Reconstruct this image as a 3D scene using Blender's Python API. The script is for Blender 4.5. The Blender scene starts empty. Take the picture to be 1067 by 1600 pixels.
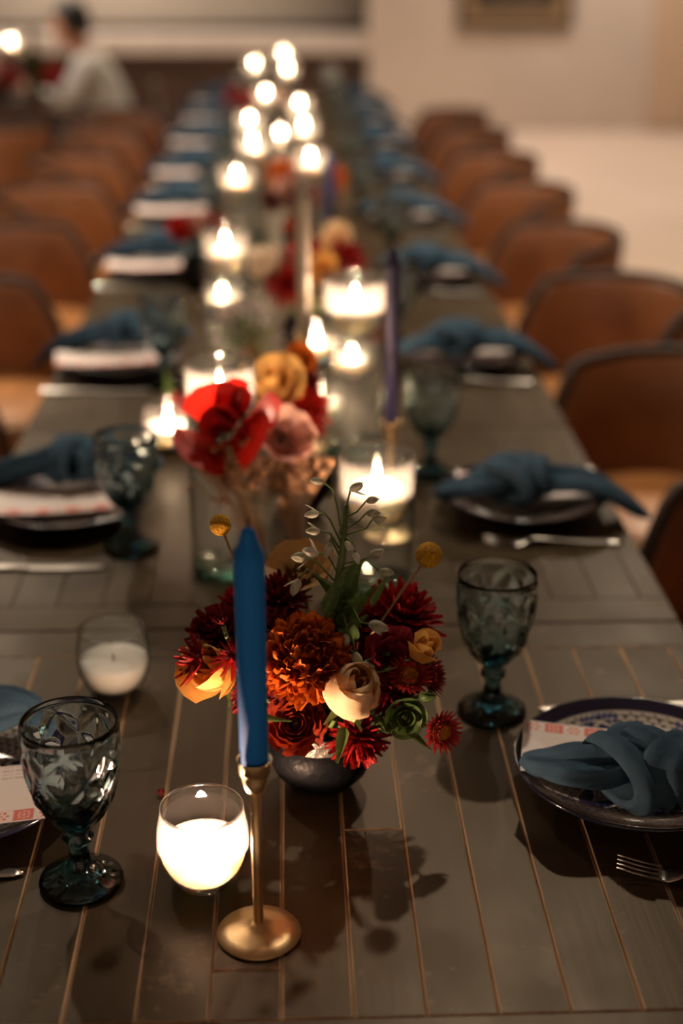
import bpy, bmesh, math, random
from math import sin, cos, pi, radians, sqrt, atan2
from mathutils import Vector, Matrix, Quaternion

S = bpy.context.scene
COL = S.collection
random.seed(7)
T = 0.75                                    # table top height

# ------------------------------------------------------------------ camera
cam = bpy.data.cameras.new('camera')
cam.lens = 50; cam.sensor_fit = 'VERTICAL'; cam.sensor_height = 36; cam.sensor_width = 24
cam.dof.use_dof = True; cam.dof.focus_distance = 1.285; cam.dof.aperture_fstop = 2.0
cam.clip_start = 0.02
camo = bpy.data.objects.new('camera', cam); COL.objects.link(camo)
camo.location = (0, 0, 1.54)
camo.rotation_euler = (radians(90 - 22.27), 0, radians(-2.1))
S.camera = camo

# ------------------------------------------------------------------ view, world, room lights
S.view_settings.view_transform = 'Standard'
S.view_settings.look = 'None'
S.view_settings.gamma = 1.0
S.view_settings.use_curve_mapping = False
S.view_settings.exposure = 1.0
W = bpy.data.worlds.new('world'); S.world = W; W.use_nodes = True
W.node_tree.nodes['Background'].inputs[0].default_value = (1.0, .86, .72, 1)
W.node_tree.nodes['Background'].inputs[1].default_value = 0.015
c = S.cycles
c.max_bounces = 14; c.transmission_bounces = 14; c.transparent_max_bounces = 24
c.diffuse_bounces = 3; c.glossy_bounces = 4
c.caustics_reflective = False; c.caustics_refractive = False
c.sample_clamp_indirect = 6.0
c.use_denoising = True

def lamp(name, loc, watts, col=(1, .80, .58), size=.05, spot=None, parent=None, blend=.6):
    l = bpy.data.lights.new(name, 'SPOT' if spot else 'POINT')
    l.energy = watts; l.color = col; l.shadow_soft_size = size
    if spot: l.spot_size = radians(spot); l.spot_blend = blend
    o = bpy.data.objects.new(name, l); COL.objects.link(o); o.location = loc
    if parent: o.parent = parent
    return o
KEY = (1.0, .82, .62)
for (x, y, z, w) in [(-.95, 2.9, 2.8, 22), (.52, 2.80, 2.8, 44), (-1.15, 4.7, 2.8, 105), (1.28, 4.6, 2.8, 82), (1.24, 7.0, 2.8, 50), (1.2, 9.8, 2.8, 40),
                  (-1.1, 8.6, 2.8, 60)]:
    lamp('ceiling_downlight', (x, y, z), w, KEY, .035, 118 if y < 3 else 128)
for (x, y, w) in [(3.0, 10.6, 62), (1.7, 11.2, 42), (3.4, 7.0, 30), (-1.2, 11.6, 95), (-2.2, 11.8, 60), (-2.6, 7.9, 95), (-1.6, -2.3, 95), (1.0, -2.3, 95)]:  # pair behind the camera is added fill, bounced off the front wall
    lamp('wall_and_fill_lamp', (x, y, 2.8), w, (1, .86, .74), .06, 116)

# ------------------------------------------------------------------ materials
def mat(name, col, rough=.5, metal=0., spec=.5, sss=0., sssr=(.02, .012, .008), coat=0., emit=None, es=0., bump=0., bscale=40, var=0., vscale=8):
    m = bpy.data.materials.new(name); m.use_nodes = True
    nt = m.node_tree; b = nt.nodes['Principled BSDF']
    b.inputs['Base Color'].default_value = (*col, 1); b.inputs['Roughness'].default_value = rough
    b.inputs['Metallic'].default_value = metal; b.inputs['Specular IOR Level'].default_value = spec
    if sss:
        b.inputs['Subsurface Weight'].default_value = sss; b.inputs['Subsurface Radius'].default_value = sssr; b.inputs['Subsurface Scale'].default_value = 1
    if coat: b.inputs['Coat Weight'].default_value = coat; b.inputs['Coat Roughness'].default_value = .08
    if emit: b.inputs['Emission Color'].default_value = (*emit, 1); b.inputs['Emission Strength'].default_value = es
    if bump or var:
        tc = nt.nodes.new('ShaderNodeTexCoord'); n = nt.nodes.new('ShaderNodeTexNoise')
        n.inputs['Scale'].default_value = bscale if bump else vscale; n.inputs['Detail'].default_value = 4
        nt.links.new(tc.outputs['Object'], n.inputs['Vector'])
        if bump:
            bp = nt.nodes.new('ShaderNodeBump'); bp.inputs['Strength'].default_value = bump; bp.inputs['Distance'].default_value = .004
            nt.links.new(n.outputs['Fac'], bp.inputs['Height']); nt.links.new(bp.outputs[0], b.inputs['Normal'])
        if var:
            n2 = nt.nodes.new('ShaderNodeTexNoise'); n2.inputs['Scale'].default_value = vscale; n2.inputs['Detail'].default_value = 5
            nt.links.new(tc.outputs['Object'], n2.inputs['Vector'])
            r = nt.nodes.new('ShaderNodeValToRGB')
            r.color_ramp.elements[0].position = .3; r.color_ramp.elements[1].position = .7
            r.color_ramp.elements[0].color = (*[v * (1 - var) for v in col], 1)
            r.color_ramp.elements[1].color = (*[min(1, v * (1 + var)) for v in col], 1)
            nt.links.new(n2.outputs['Fac'], r.inputs[0]); nt.links.new(r.outputs[0], b.inputs['Base Color'])
    return m

def thin_glass(name, tint=(.96, .97, .96), ior=1.45):
    m = bpy.data.materials.new(name); m.use_nodes = True; nt = m.node_tree; nt.nodes.clear()
    o = nt.nodes.new('ShaderNodeOutputMaterial'); mx = nt.nodes.new('ShaderNodeMixShader')
    t = nt.nodes.new('ShaderNodeBsdfTransparent'); t.inputs[0].default_value = (*tint, 1)
    g = nt.nodes.new('ShaderNodeBsdfGlossy'); g.inputs['Roughness'].default_value = .03
    lw = nt.nodes.new('ShaderNodeLayerWeight'); lw.inputs[0].default_value = .5
    pw = nt.nodes.new('ShaderNodeMath'); pw.operation = 'POWER'; pw.inputs[1].default_value = 4.0
    f = nt.nodes.new('ShaderNodeMath'); f.operation = 'MULTIPLY_ADD'; f.inputs[1].default_value = .80; f.inputs[2].default_value = .035
    L = nt.links.new
    L(lw.outputs['Facing'], pw.inputs[0]); L(pw.outputs[0], f.inputs[0])
    p3 = nt.nodes.new('ShaderNodeMath'); p3.operation = 'POWER'; p3.inputs[1].default_value = 3.0; L(lw.outputs['Facing'], p3.inputs[0])
    cm = nt.nodes.new('ShaderNodeMix'); cm.data_type = 'RGBA'; cm.inputs[6].default_value = (*tint, 1); cm.inputs[7].default_value = (.42, .47, .45, 1)
    L(p3.outputs[0], cm.inputs[0]); L(cm.outputs[2], t.inputs[0])
    hz = nt.nodes.new('ShaderNodeMixShader'); hz.inputs[0].default_value = .035
    tr = nt.nodes.new('ShaderNodeBsdfTranslucent'); tr.inputs[0].default_value = (.9, .9, .88, 1)
    L(t.outputs[0], hz.inputs[1]); L(tr.outputs[0], hz.inputs[2])
    L(f.outputs[0], mx.inputs[0]); L(hz.outputs[0], mx.inputs[1]); L(g.outputs[0], mx.inputs[2]); L(mx.outputs[0], o.inputs[0])
    return m

def solid_glass(name, col=(1, 1, 1), vcol=None, dens=0., rough=0.):
    m = bpy.data.materials.new(name); m.use_nodes = True; nt = m.node_tree; nt.nodes.clear()
    o = nt.nodes.new('ShaderNodeOutputMaterial'); g = nt.nodes.new('ShaderNodeBsdfGlass')
    g.inputs[0].default_value = (*col, 1); g.inputs['Roughness'].default_value = rough; g.inputs['IOR'].default_value = 1.5
    nt.links.new(g.outputs[0], o.inputs[0])
    if vcol:
        v = nt.nodes.new('ShaderNodeVolumeAbsorption'); v.inputs[0].default_value = (*vcol, 1); v.inputs[1].default_value = dens
        nt.links.new(v.outputs[0], o.inputs[1])
    return m

def petal_mat(name, col, tip=None, rough=.6, trans=.35, var=.25):
    """thin petal: diffuse with translucency, colour varies over the piece"""
    m = bpy.data.materials.new(name); m.use_nodes = True; nt = m.node_tree; nt.nodes.clear(); L = nt.links.new
    o = nt.nodes.new('ShaderNodeOutputMaterial'); mx = nt.nodes.new('ShaderNodeMixShader'); mx.inputs[0].default_value = trans
    b = nt.nodes.new('ShaderNodeBsdfPrincipled'); b.inputs['Roughness'].default_value = rough; b.inputs['Specular IOR Level'].default_value = .25
    t = nt.nodes.new('ShaderNodeBsdfTranslucent')
    tc = nt.nodes.new('ShaderNodeTexCoord'); n = nt.nodes.new('ShaderNodeTexNoise'); n.inputs['Scale'].default_value = 160
    L(tc.outputs['Object'], n.inputs['Vector'])
    oi = nt.nodes.new('ShaderNodeObjectInfo')
    ad = nt.nodes.new('ShaderNodeMath'); ad.operation = 'MULTIPLY_ADD'; ad.inputs[1].default_value = .6
    L(oi.outputs['Random'], ad.inputs[0]); L(n.outputs['Fac'], ad.inputs[2])
    r = nt.nodes.new('ShaderNodeValToRGB'); r.color_ramp.elements[0].position = .4; r.color_ramp.elements[1].position = 1.0
    r.color_ramp.elements[0].color = (*[v * (1 - var) for v in col], 1); r.color_ramp.elements[1].color = (*(tip or [min(1, v * (1 + var)) for v in col]), 1)
    L(ad.outputs[0], r.inputs[0]); L(r.outputs[0], b.inputs['Base Color']); L(r.outputs[0], t.inputs[0])
    L(b.outputs[0], mx.inputs[1]); L(t.outputs[0], mx.inputs[2]); L(mx.outputs[0], o.inputs[0])
    return m

def attr_mat(name, rough=.2, coat=0.):
    m = mat(name, (1, 1, 1), rough, coat=coat); nt = m.node_tree
    a = nt.nodes.new('ShaderNodeVertexColor'); a.layer_name = 'print'
    nt.links.new(a.outputs[0], nt.nodes['Principled BSDF'].inputs['Base Color'])
    return m

def wood_mat(name, dark, light, edge=False, rough=.34):
    m = bpy.data.materials.new(name); m.use_nodes = True; nt = m.node_tree; L = nt.links.new
    b = nt.nodes['Principled BSDF']; tc = nt.nodes.new('ShaderNodeTexCoord'); b.inputs['Specular IOR Level'].default_value = .30; b.inputs['Specular Tint'].default_value = (1, .78, .54, 1)
    mp = nt.nodes.new('ShaderNodeMapping'); mp.inputs['Scale'].default_value = (60, 4, 60)
    oi = nt.nodes.new('ShaderNodeObjectInfo'); av = nt.nodes.new('ShaderNodeVectorMath'); av.operation = 'ADD'
    ml = nt.nodes.new('ShaderNodeMath'); ml.operation = 'MULTIPLY'; ml.inputs[1].default_value = 37
    L(oi.outputs['Random'], ml.inputs[0]); L(tc.outputs['Object'], av.inputs[0]); L(ml.outputs[0], av.inputs[1])
    L(av.outputs[0], mp.inputs['Vector'])
    g = nt.nodes.new('ShaderNodeTexNoise'); g.inputs['Scale'].default_value = 1; g.inputs['Detail'].default_value = 6; L(mp.outputs[0], g.inputs['Vector'])
    n = nt.nodes.new('ShaderNodeTexNoise'); n.inputs['Scale'].default_value = 9; n.inputs['Detail'].default_value = 6; L(av.outputs[0], n.inputs['Vector'])
    r = nt.nodes.new('ShaderNodeValToRGB'); r.color_ramp.elements[0].color = (*dark, 1); r.color_ramp.elements[1].color = (*light, 1)
    mixf = nt.nodes.new('ShaderNodeMath'); mixf.operation = 'MULTIPLY_ADD'; mixf.inputs[1].default_value = .5
    L(g.outputs['Fac'], mixf.inputs[0]); h = nt.nodes.new('ShaderNodeMath'); h.operation = 'MULTIPLY'; h.inputs[1].default_value = .5; L(n.outputs['Fac'], h.inputs[0]); L(h.outputs[0], mixf.inputs[2])
    L(mixf.outputs[0], r.inputs[0]); r.color_ramp.elements[0].position = .3; r.color_ramp.elements[1].position = .7
    colout = r.outputs[0]
    if not edge:                                  # pale scuffs and specks of wear
        s = nt.nodes.new('ShaderNodeTexNoise'); s.inputs['Scale'].default_value = 70; s.inputs['Detail'].default_value = 3; L(av.outputs[0], s.inputs['Vector'])
        s2 = nt.nodes.new('ShaderNodeTexNoise'); s2.inputs['Scale'].default_value = 5; L(av.outputs[0], s2.inputs['Vector'])
        mu = nt.nodes.new('ShaderNodeMath'); mu.operation = 'MULTIPLY'; L(s.outputs['Fac'], mu.inputs[0]); L(s2.outputs['Fac'], mu.inputs[1])
        rr = nt.nodes.new('ShaderNodeValToRGB'); rr.color_ramp.elements[0].position = .36; rr.color_ramp.elements[1].position = .46
        rr.color_ramp.elements[1].color = (.5, .5, .5, 1)
        L(mu.outputs[0], rr.inputs[0])
        mc = nt.nodes.new('ShaderNodeMix'); mc.data_type = 'RGBA'; mc.inputs[7].default_value = (.2, .14, .085, 1)
        L(rr.outputs[0], mc.inputs[0]); L(colout, mc.inputs[6]); colout = mc.outputs[2]
        ro = nt.nodes.new('ShaderNodeMapRange'); ro.inputs[1].default_value = .3; ro.inputs[2].default_value = .7
        ro.inputs[3].default_value = rough - .02; ro.inputs[4].default_value = rough + .12
        L(n.outputs['Fac'], ro.inputs[0]); L(ro.outputs[0], b.inputs['Roughness'])
    else: b.inputs['Roughness'].default_value = .7
    L(colout, b.inputs['Base Color'])
    bp = nt.nodes.new('ShaderNodeBump'); bp.inputs['Strength'].default_value = .12; bp.inputs['Distance'].default_value = .002
    L(g.outputs['Fac'], bp.inputs['Height']); L(bp.outputs[0], b.inputs['Normal'])
    return m

M = dict(
    wall=mat('wall_plaster', (.57, .475, .395), .85, bump=.2, bscale=6, var=.05, vscale=2),
    wallwarm=mat('warm_plaster', (.56, .405, .28), .85, var=.05, vscale=2),
    wallgrey=mat('grey_plaster', (.40, .34, .27), .85, var=.06, vscale=2),
    floor=mat('pale_floor', (.72, .56, .45), .55, var=.06, vscale=1.5),
    ceil=mat('ceiling_paint', (.25, .20, .16), .9),
    ledge=mat('pale_stone', (.62, .54, .46), .5, var=.1, vscale=3),
    bar=mat('dark_brown_wood', (.045, .018, .009), .5, var=.3, vscale=4),
    plank=wood_mat('dark_stained_wood', (.030, .0195, .0090), (.052, .0345, .0165)),
    raw=wood_mat('worn_raw_edge', (.07, .043, .025), (.72, .49, .30), True),
    raw2=wood_mat('dull_plank_edge', (.03, .02, .012), (.09, .058, .034), True),
    leather=mat('brown_leather', (.20, .070, .024), .42, spec=.5, bump=.25, bscale=30, var=.3, vscale=6),
    seat=mat('tan_leather', (.42, .18, .06), .42, bump=.2, bscale=30, var=.2, vscale=7),
    rim=mat('black_leather_rim', (.028, .014, .008), .6, spec=.3),
    piping=mat('lit_tan_piping', (.55, .36, .20), .5),  # light caught on the seat edge is put into this paler tan
    brass=mat('brushed_brass', (.82, .61, .34), .42, 1., bump=.05, bscale=300),
    steel=mat('brushed_steel', (.62, .58, .53), .28, 1.),
    bowl=mat('black_clay', (.005, .005, .006), .45, spec=.14, bump=.35, bscale=140),
    bowlrim=mat('worn_silver_band', (.35, .31, .27), .35, .8, bump=.6, bscale=200),
    blue=mat('blue_wax', (.014, .175, .56), .8, spec=.2, sss=.25, sssr=(.002, .004, .008)),
    navy=mat('navy_wax', (.030, .026, .075), .4),
    greywax=mat('pale_grey_wax', (.34, .31, .25), .45),
    midblue=mat('faded_blue_wax', (.05, .10, .32), .45),
    wax=mat('white_wax', (.92, .85, .80), .45, sss=1., sssr=(.026, .024, .022)),
    wick=mat('burnt_wick', (.02, .015, .01), .9),
    linen=mat('blue_linen', (.042, .084, .130), .9, spec=.15, bump=.35, bscale=900, var=.18, vscale=60),
    clear=thin_glass('clear_thin_glass'),
    clearbase=solid_glass('thick_clear_glass', (.95, 1, .98), (.5, .9, .85), 14),
    clearrim=solid_glass('clear_glass_rim', (1, 1, 1)),
    goblet=solid_glass('smoky_teal_glass', (1, 1, 1), (.16, .50, .56), 125),
    bottle=solid_glass('dark_green_glass', (.25, .3, .14)),
    plate=attr_mat('glazed_talavera', .12, .5), under=mat('black_glaze', (.010, .010, .022), .14, coat=.4),
    card=attr_mat('printed_card', .6),
    skin=mat('skin', (.52, .27, .18), .55, sss=.2, sssr=(.01, .004, .002)),
    shirt=mat('white_shirt', (.62, .60, .55), .9), vest=mat('grey_waistcoat', (.17, .19, .17), .9),
    hair=mat('black_hair', (.012, .010, .009), .5), trousers=mat('dark_trousers', (.03, .03, .035), .9), shoe=mat('black_shoe', (.01, .01, .01), .35),
    frame=mat('dark_frame_wood', (.035, .022, .012), .45), gilt=mat('tan_frame_band', (.30, .20, .10), .5), canvas=mat('dark_canvas', (.10, .07, .045), .7, var=.7, vscale=3),
    stem=mat('green_stem', (.10, .15, .035), .55, var=.3, vscale=60), dry=mat('dry_stem', (.30, .17, .085), .8),
    leaf=petal_mat('green_leaf', (.05, .095, .022), (.10, .16, .045), .45, .25),
    budwhite=petal_mat('white_green_bud', (.55, .55, .38), (.80, .78, .66), .55, .3),
    orange=petal_mat('burnt_orange_petal', (.42, .060, .006), (.66, .16, .02), .55, .3),
    rust=petal_mat('rust_red_petal', (.12, .011, .005), (.30, .034, .010), .5, .25),
    peach=petal_mat('peach_petal', (.93, .60, .31), (.95, .72, .45), .5, .35, .06),
    apricot=petal_mat('apricot_petal', (.80, .36, .06), (.88, .50, .14), .5, .35, .1),
    crimson=petal_mat('crimson_petal', (.20, .006, .008), (.38, .014, .012), .55, .3),
    maroon=petal_mat('maroon_petal', (.075, .004, .006), (.17, .008, .010), .55, .25),
    magenta=petal_mat('dark_pink_petal', (.23, .010, .022), (.42, .05, .06), .5, .3),
    straw=petal_mat('strawflower_bract', (.24, .010, .012), (.46, .05, .05), .35, .2),
    amber=mat('amber_centre', (.62, .22, .015), .8, bump=1, bscale=500, var=.35, vscale=300),
    yellow=mat('yellow_ball', (.72, .36, .012), .85, bump=1, bscale=700, var=.35, vscale=500),
    tan=petal_mat('tan_petal', (.32, .17, .055), (.45, .26, .10), .6, .3),
    scarlet=petal_mat('scarlet_petal', (.30, .006, .004), (.46, .014, .008), .5, .35),
    pink=petal_mat('pale_pink_petal', (.70, .36, .28), (.82, .52, .42), .6, .3),
    butter=petal_mat('yellow_petal', (.82, .46, .12), (.9, .6, .22), .5, .4),
    cream=petal_mat('cream_petal', (.80, .66, .50), (.88, .76, .60), .5, .35),
    lilac=petal_mat('lilac_petal', (.42, .38, .42), (.6, .55, .55), .6, .35),
    brown=petal_mat('dried_brown_petal', (.20, .10, .05), (.34, .19, .10), .8, .25),
)
def flame_mat():
    m = bpy.data.materials.new('candle_flame'); m.use_nodes = True; nt = m.node_tree; nt.nodes.clear()
    o = nt.nodes.new('ShaderNodeOutputMaterial'); e = nt.nodes.new('ShaderNodeEmission')
    e.inputs[0].default_value = (1, .68, .42, 1); e.inputs[1].default_value = 90
    nt.links.new(e.outputs[0], o.inputs[0]); return m
M['flame'] = flame_mat()

# ------------------------------------------------------------------ mesh helpers
class MB:
    def __init__(s): s.v = []; s.f = []; s.m = []; s.col = None
    def add(s, vs, fs, mi=0):
        o = len(s.v); s.v += [tuple(p) for p in vs]
        for f in fs: s.f.append([i + o for i in f]); s.m.append(mi)
        return s
    def box(s, x0, x1, y0, y1, z0, z1, mi=0):
        vs = [(x, y, z) for z in (z0, z1) for y in (y0, y1) for x in (x0, x1)]
        return s.add(vs, [(0, 2, 3, 1), (4, 5, 7, 6), (0, 1, 5, 4), (2, 6, 7, 3), (0, 4, 6, 2), (1, 3, 7, 5)], mi)
    def lathe(s, prof, n=32, mi=0, rfun=None, close=True):
        vs = []; fs = []; k = len(prof)
        for i, (r, z) in enumerate(prof):
            for j in range(n):
                a = 2 * pi * j / n; rr = rfun(r, z, a, i) if rfun else r
                vs.append((rr * cos(a), rr * sin(a), z))
        for i in range(k - 1):
            for j in range(n):
                j2 = (j + 1) % n; fs.append((i * n + j, i * n + j2, (i + 1) * n + j2, (i + 1) * n + j))
        if close:
            if prof[0][0] > 1e-6: fs.append(tuple(range(n - 1, -1, -1)))
            if prof[-1][0] > 1e-6: fs.append(tuple((k - 1) * n + j for j in range(n)))
        return s.add(vs, fs, mi)
    def loft(s, rings, mi=0, cap=True, closed=False):
        n = len(rings[0]); k = len(rings); vs = [p for r in rings for p in r]; fs = []
        for i in range(k if closed else k - 1):
            i2 = (i + 1) % k
            for j in range(n):
                j2 = (j + 1) % n; fs.append((i * n + j, i * n + j2, i2 * n + j2, i2 * n + j))
        if cap and not closed:
            fs.append(tuple(range(n - 1, -1, -1))); fs.append(tuple((k - 1) * n + j for j in range(n)))
        return s.add(vs, fs, mi)
    def tube(s, pts, rad, n=8, mi=0, closed=False, flat=1.):
        P = [Vector(p) for p in pts]; k = len(P)
        if not hasattr(rad, '__len__'): rad = [rad] * k
        rings = []; up = Vector((0, 0, 1)); prev = None
        for i in range(k):
            if closed: t = (P[(i + 1) % k] - P[i - 1])
            else: t = P[min(i + 1, k - 1)] - P[max(i - 1, 0)]
            t.normalize()
            if prev is None:
                a = t.cross(up)
                if a.length < 1e-3: a = t.cross(Vector((0, 1, 0)))
            else: a = prev - t * prev.dot(t)
            a.normalize(); prev = a; b = a.cross(t)
            rings.append([P[i] + (a * cos(2 * pi * j / n) + b * sin(2 * pi * j / n) * flat) * rad[i] for j in range(n)])
        return s.loft(rings, mi, True, closed)
    def grid(s, fn, nu, nv, mi=0, wrap=False):
        vs = [fn(i / (nu - 1), j / (nv - 1)) for i in range(nu) for j in range(nv)]
        fs = [(i * nv + j, i * nv + j + 1, (i + 1) * nv + j + 1, (i + 1) * nv + j) for i in range(nu - 1) for j in range(nv - 1)]
        return s.add(vs, fs, mi)
    def mesh(s, name, mats, smooth=True, weld=False):
        me = bpy.data.meshes.new(name); me.from_pydata(s.v, [], s.f); me.validate()
        for m in (mats if isinstance(mats, (list, tuple)) else [mats]): me.materials.append(m)
        if len(s.m) == len(me.polygons): me.polygons.foreach_set('material_index', s.m)
        bm = bmesh.new(); bm.from_mesh(me)
        if weld: bmesh.ops.remove_doubles(bm, verts=bm.verts, dist=1e-6)
        bmesh.ops.recalc_face_normals(bm, faces=bm.faces); bm.to_mesh(me); bm.free()
        me.polygons.foreach_set('use_smooth', [bool(smooth)] * len(me.polygons))
        if s.col:
            a = me.color_attributes.new('print', 'FLOAT_COLOR', 'POINT')
            a.data.foreach_set('color', [q for cc in s.col for q in (*cc, 1)])
        return me
    def build(s, name, mats, parent=None, smooth=True, kind=None, label=None, loc=None, sub=0, sharp=None):
        o = put(name, s.mesh(name, mats, smooth), parent, kind, label, loc)
        if sharp:
            o.data.set_sharp_from_angle(angle=radians(sharp))
        if sub:
            md = o.modifiers.new('sub', 'SUBSURF'); md.levels = md.render_levels = sub
        return o

def put(name, me, parent=None, kind=None, label=None, loc=None, mtx=None):
    o = bpy.data.objects.new(name, me); COL.objects.link(o)
    if parent: o.parent = parent
    if kind: o['kind'] = kind
    if label: o['label'] = label
    if loc: o.location = loc
    if mtx is not None: o.matrix_local = mtx
    return o
def tag(o, label, cat, group=None):
    o['label'] = label; o['category'] = cat
    if group: o['group'] = group
    return o
def thing(name, label, cat, loc=(0, 0, 0), rz=0, group=None, dirv=None):
    o = bpy.data.objects.new(name, None); COL.objects.link(o); o.empty_display_size = .02
    o.location = loc
    if dirv: o.rotation_mode = 'QUATERNION'; o.rotation_quaternion = Vector(dirv).to_track_quat('Z', 'Y') @ Quaternion((0, 0, 1), rz)
    else: o.rotation_euler = (0, 0, rz)
    return tag(o, label, cat, group)
def dup(root, loc, rz=0, label=None, group=None, scale=None):
    r = root.copy(); COL.objects.link(r); r.location = loc; r.rotation_euler = (0, 0, rz)
    if label: r['label'] = label
    if group: r['group'] = group
    if scale: r.scale = (scale,) * 3 if not hasattr(scale, '__len__') else scale
    def rec(a, b):
        for ch in list(a.children):
            d = ch.copy(); COL.objects.link(d); d.parent = b; rec(ch, d)
    rec(root, r)
    return r
def struct(o): o['kind'] = 'structure'; return o
ORD = ['nearest', 'second', 'third', 'fourth', 'fifth', 'sixth', 'seventh', 'eighth', 'ninth']

# ------------------------------------------------------------------ room
struct(MB().box(-6, 6, -3, 14, -.1, 0).build('floor', M['floor'], smooth=False))
struct(MB().box(-6, 6, -3, 14, 2.9, 3.0).build('ceiling', M['ceil'], smooth=False))
struct(MB().box(-6.1, -6, -3, 14, 0, 2.9).build('wall_left', M['wallgrey'], smooth=False))
struct(MB().box(6, 6.1, -3, 14, 0, 2.9).build('wall_right', M['wall'], smooth=False))
struct(MB().box(-6, 6, -3.1, -3, 0, 2.9).build('wall_front', M['wall'], smooth=False))
struct(MB().box(.655, 6, 12, 12.2, 0, 2.9).build('wall_back', M['wall'], smooth=False))
struct(MB().box(-6, .655, 12.8, 13, 0, 2.9).build('wall_back_recess', M['wallgrey'], smooth=False))
struct(MB().box(2.96, 5.99, 11.95, 12, .02, 2.9).build('trim_1', M['wallwarm'], smooth=False))
ct = thing('low_counter', 'long low dark brown counter with a pale slab top along the back wall', 'counter', (-1.4, 12.4, 0))
MB().box(-2.5, 2.04, -.33, .39, 0, .62).build('counter_front', M['bar'], ct, smooth=False)
MB().box(-2.5, 2.05, -.37, .39, .62, .745).build('slab_top', M['ledge'], ct, smooth=False)
MB().box(-2.5, 2.05, .34, .395, .745, .80).build('dark_back_strip', M['bar'], ct, smooth=False, label='dark strip at the back of the slab')  # narrow dark strip along the rear of the slab
fr = thing('framed_picture', 'large framed picture on the pale back wall', 'picture', (1.826, 11.97, .84))
def frame_ring(x, z0, z1, w, y0, y1, name, m):
    b = MB(); b.box(-x, x, y0, y1, z0, z0 + w); b.box(-x, x, y0, y1, z1 - w, z1); b.box(-x, -x + w, y0, y1, z0 + w, z1 - w); b.box(x - w, x, y0, y1, z0 + w, z1 - w)
    return b.build(name, m, fr, smooth=False)
frame_ring(.455, -.02, 1.0, .045, -.035, .028, 'outer_frame', M['frame'])
frame_ring(.41, .025, .955, .085, -.02, .028, 'middle_band', M['gilt'])
frame_ring(.325, .11, .87, .045, -.028, .028, 'inner_frame', M['frame'])
MB().box(-.28, .28, .0, .028, .155, .825).build('canvas', M['canvas'], fr, smooth=False)

# ------------------------------------------------------------------ the row of plank tables
X0, X1, PIT, Y0, NT = -.455, .475, .745, .815, 9
bounds = [X0] + [.0425 + .0572 * n for n in range(-8, 8) if X0 + .015 < .0425 + .0572 * n < X1 - .02] + [X1]
PM = {}
def plank_mesh(lx, ly, th=.024, ch=.0018, edge='raw'):
    """box with worn chamfers: material 0 face, 1 raw edge"""
    key = (round(lx, 4), round(ly, 4), edge)
    if edge != 'raw': ch = .0009
    if key in PM: return PM[key]
    x, y = lx / 2 - .0003, ly / 2 - .0003; b = MB(); cx, cy = x - ch, y - ch * .7
    vs = [(-cx, -cy, 0), (cx, -cy, 0), (cx, cy, 0), (-cx, cy, 0), (-x, -y, -ch * .7), (x, -y, -ch * .7), (x, y, -ch * .7), (-x, y, -ch * .7),
          (-x, -y, -th), (x, -y, -th), (x, y, -th), (-x, y, -th)]
    b.add(vs, [(0, 1, 2, 3)], 0)
    b.add(vs, [(0, 4, 5, 1), (1, 5, 6, 2), (2, 6, 7, 3), (3, 7, 4, 0), (4, 8, 9, 5), (5, 9, 10, 6), (6, 10, 11, 7), (7, 11, 8, 4)], 1)
    b.add(vs, [(8, 11, 10, 9)], 0)
    me = b.mesh('plank', [M['plank'], M[edge]], False, True); PM[key] = me; return me
rt = random.Random(3)
for k in range(NT):
    ya = Y0 + PIT * k; cy_ = ya + PIT / 2
    t = thing('dining_table', f'dark stained plank table with pale worn seams, {ORD[k]} from the camera end of the row' if k else
              'dark stained plank table with pale worn seams, nearest the camera, under the black flower bowl', 'table', ((X0 + X1) / 2, cy_, 0), 0, 'plank tables pushed together in a row')
    mx = (X0 + X1) / 2; BB = .065; L = PIT - .003
    for s in (-1, 1):
        put('end_board', plank_mesh(X1 - X0, BB, edge='raw' if k == 0 else 'raw2'), t, loc=(0, s * (L / 2 - BB / 2), T - .0004))
    for i in range(len(bounds) - 1):
        a, b_ = bounds[i], bounds[i + 1]; cx = (a + b_) / 2 - mx; ylo, yhi = -L / 2 + BB, L / 2 - BB
        cuts = [ylo, yhi]
        if k == 0 and a - .01 < .073 < b_: cuts = [ylo, 1.133 - cy_, yhi]
        if k == 0 and abs(cx + mx + .041) < .025: cuts = [ylo, .94 - cy_, yhi]
        if k == 0 and i == 13: cuts = [ylo, 1.30 - cy_, yhi]
        for q in range(len(cuts) - 1):
            put('plank', plank_mesh(b_ - a, cuts[q + 1] - cuts[q], edge='raw' if k == 0 else 'raw2'), t, loc=(cx, (cuts[q] + cuts[q + 1]) / 2, T - rt.random() * .0006))
    for s in (-1, 1):
        MB().box(-.40, .40, s * .31 - .011, s * .31 + .011, T - .11, T - .0255).build('apron', M['bar'], t, smooth=False)
        MB().box(s * .41 - .011, s * .41 + .011, -.30, .30, T - .11, T - .0255).build('apron', M['bar'], t, smooth=False)
        for q in (-1, 1):
            MB().loft([[(s * .405 + dx * w, q * .315 + dy * w, z) for dx, dy in ((-1, -1), (1, -1), (1, 1), (-1, 1))] for z, w in ((0.001, .02), (T - .0255, .028))]).build('leg', M['bar'], t, smooth=False)

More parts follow.
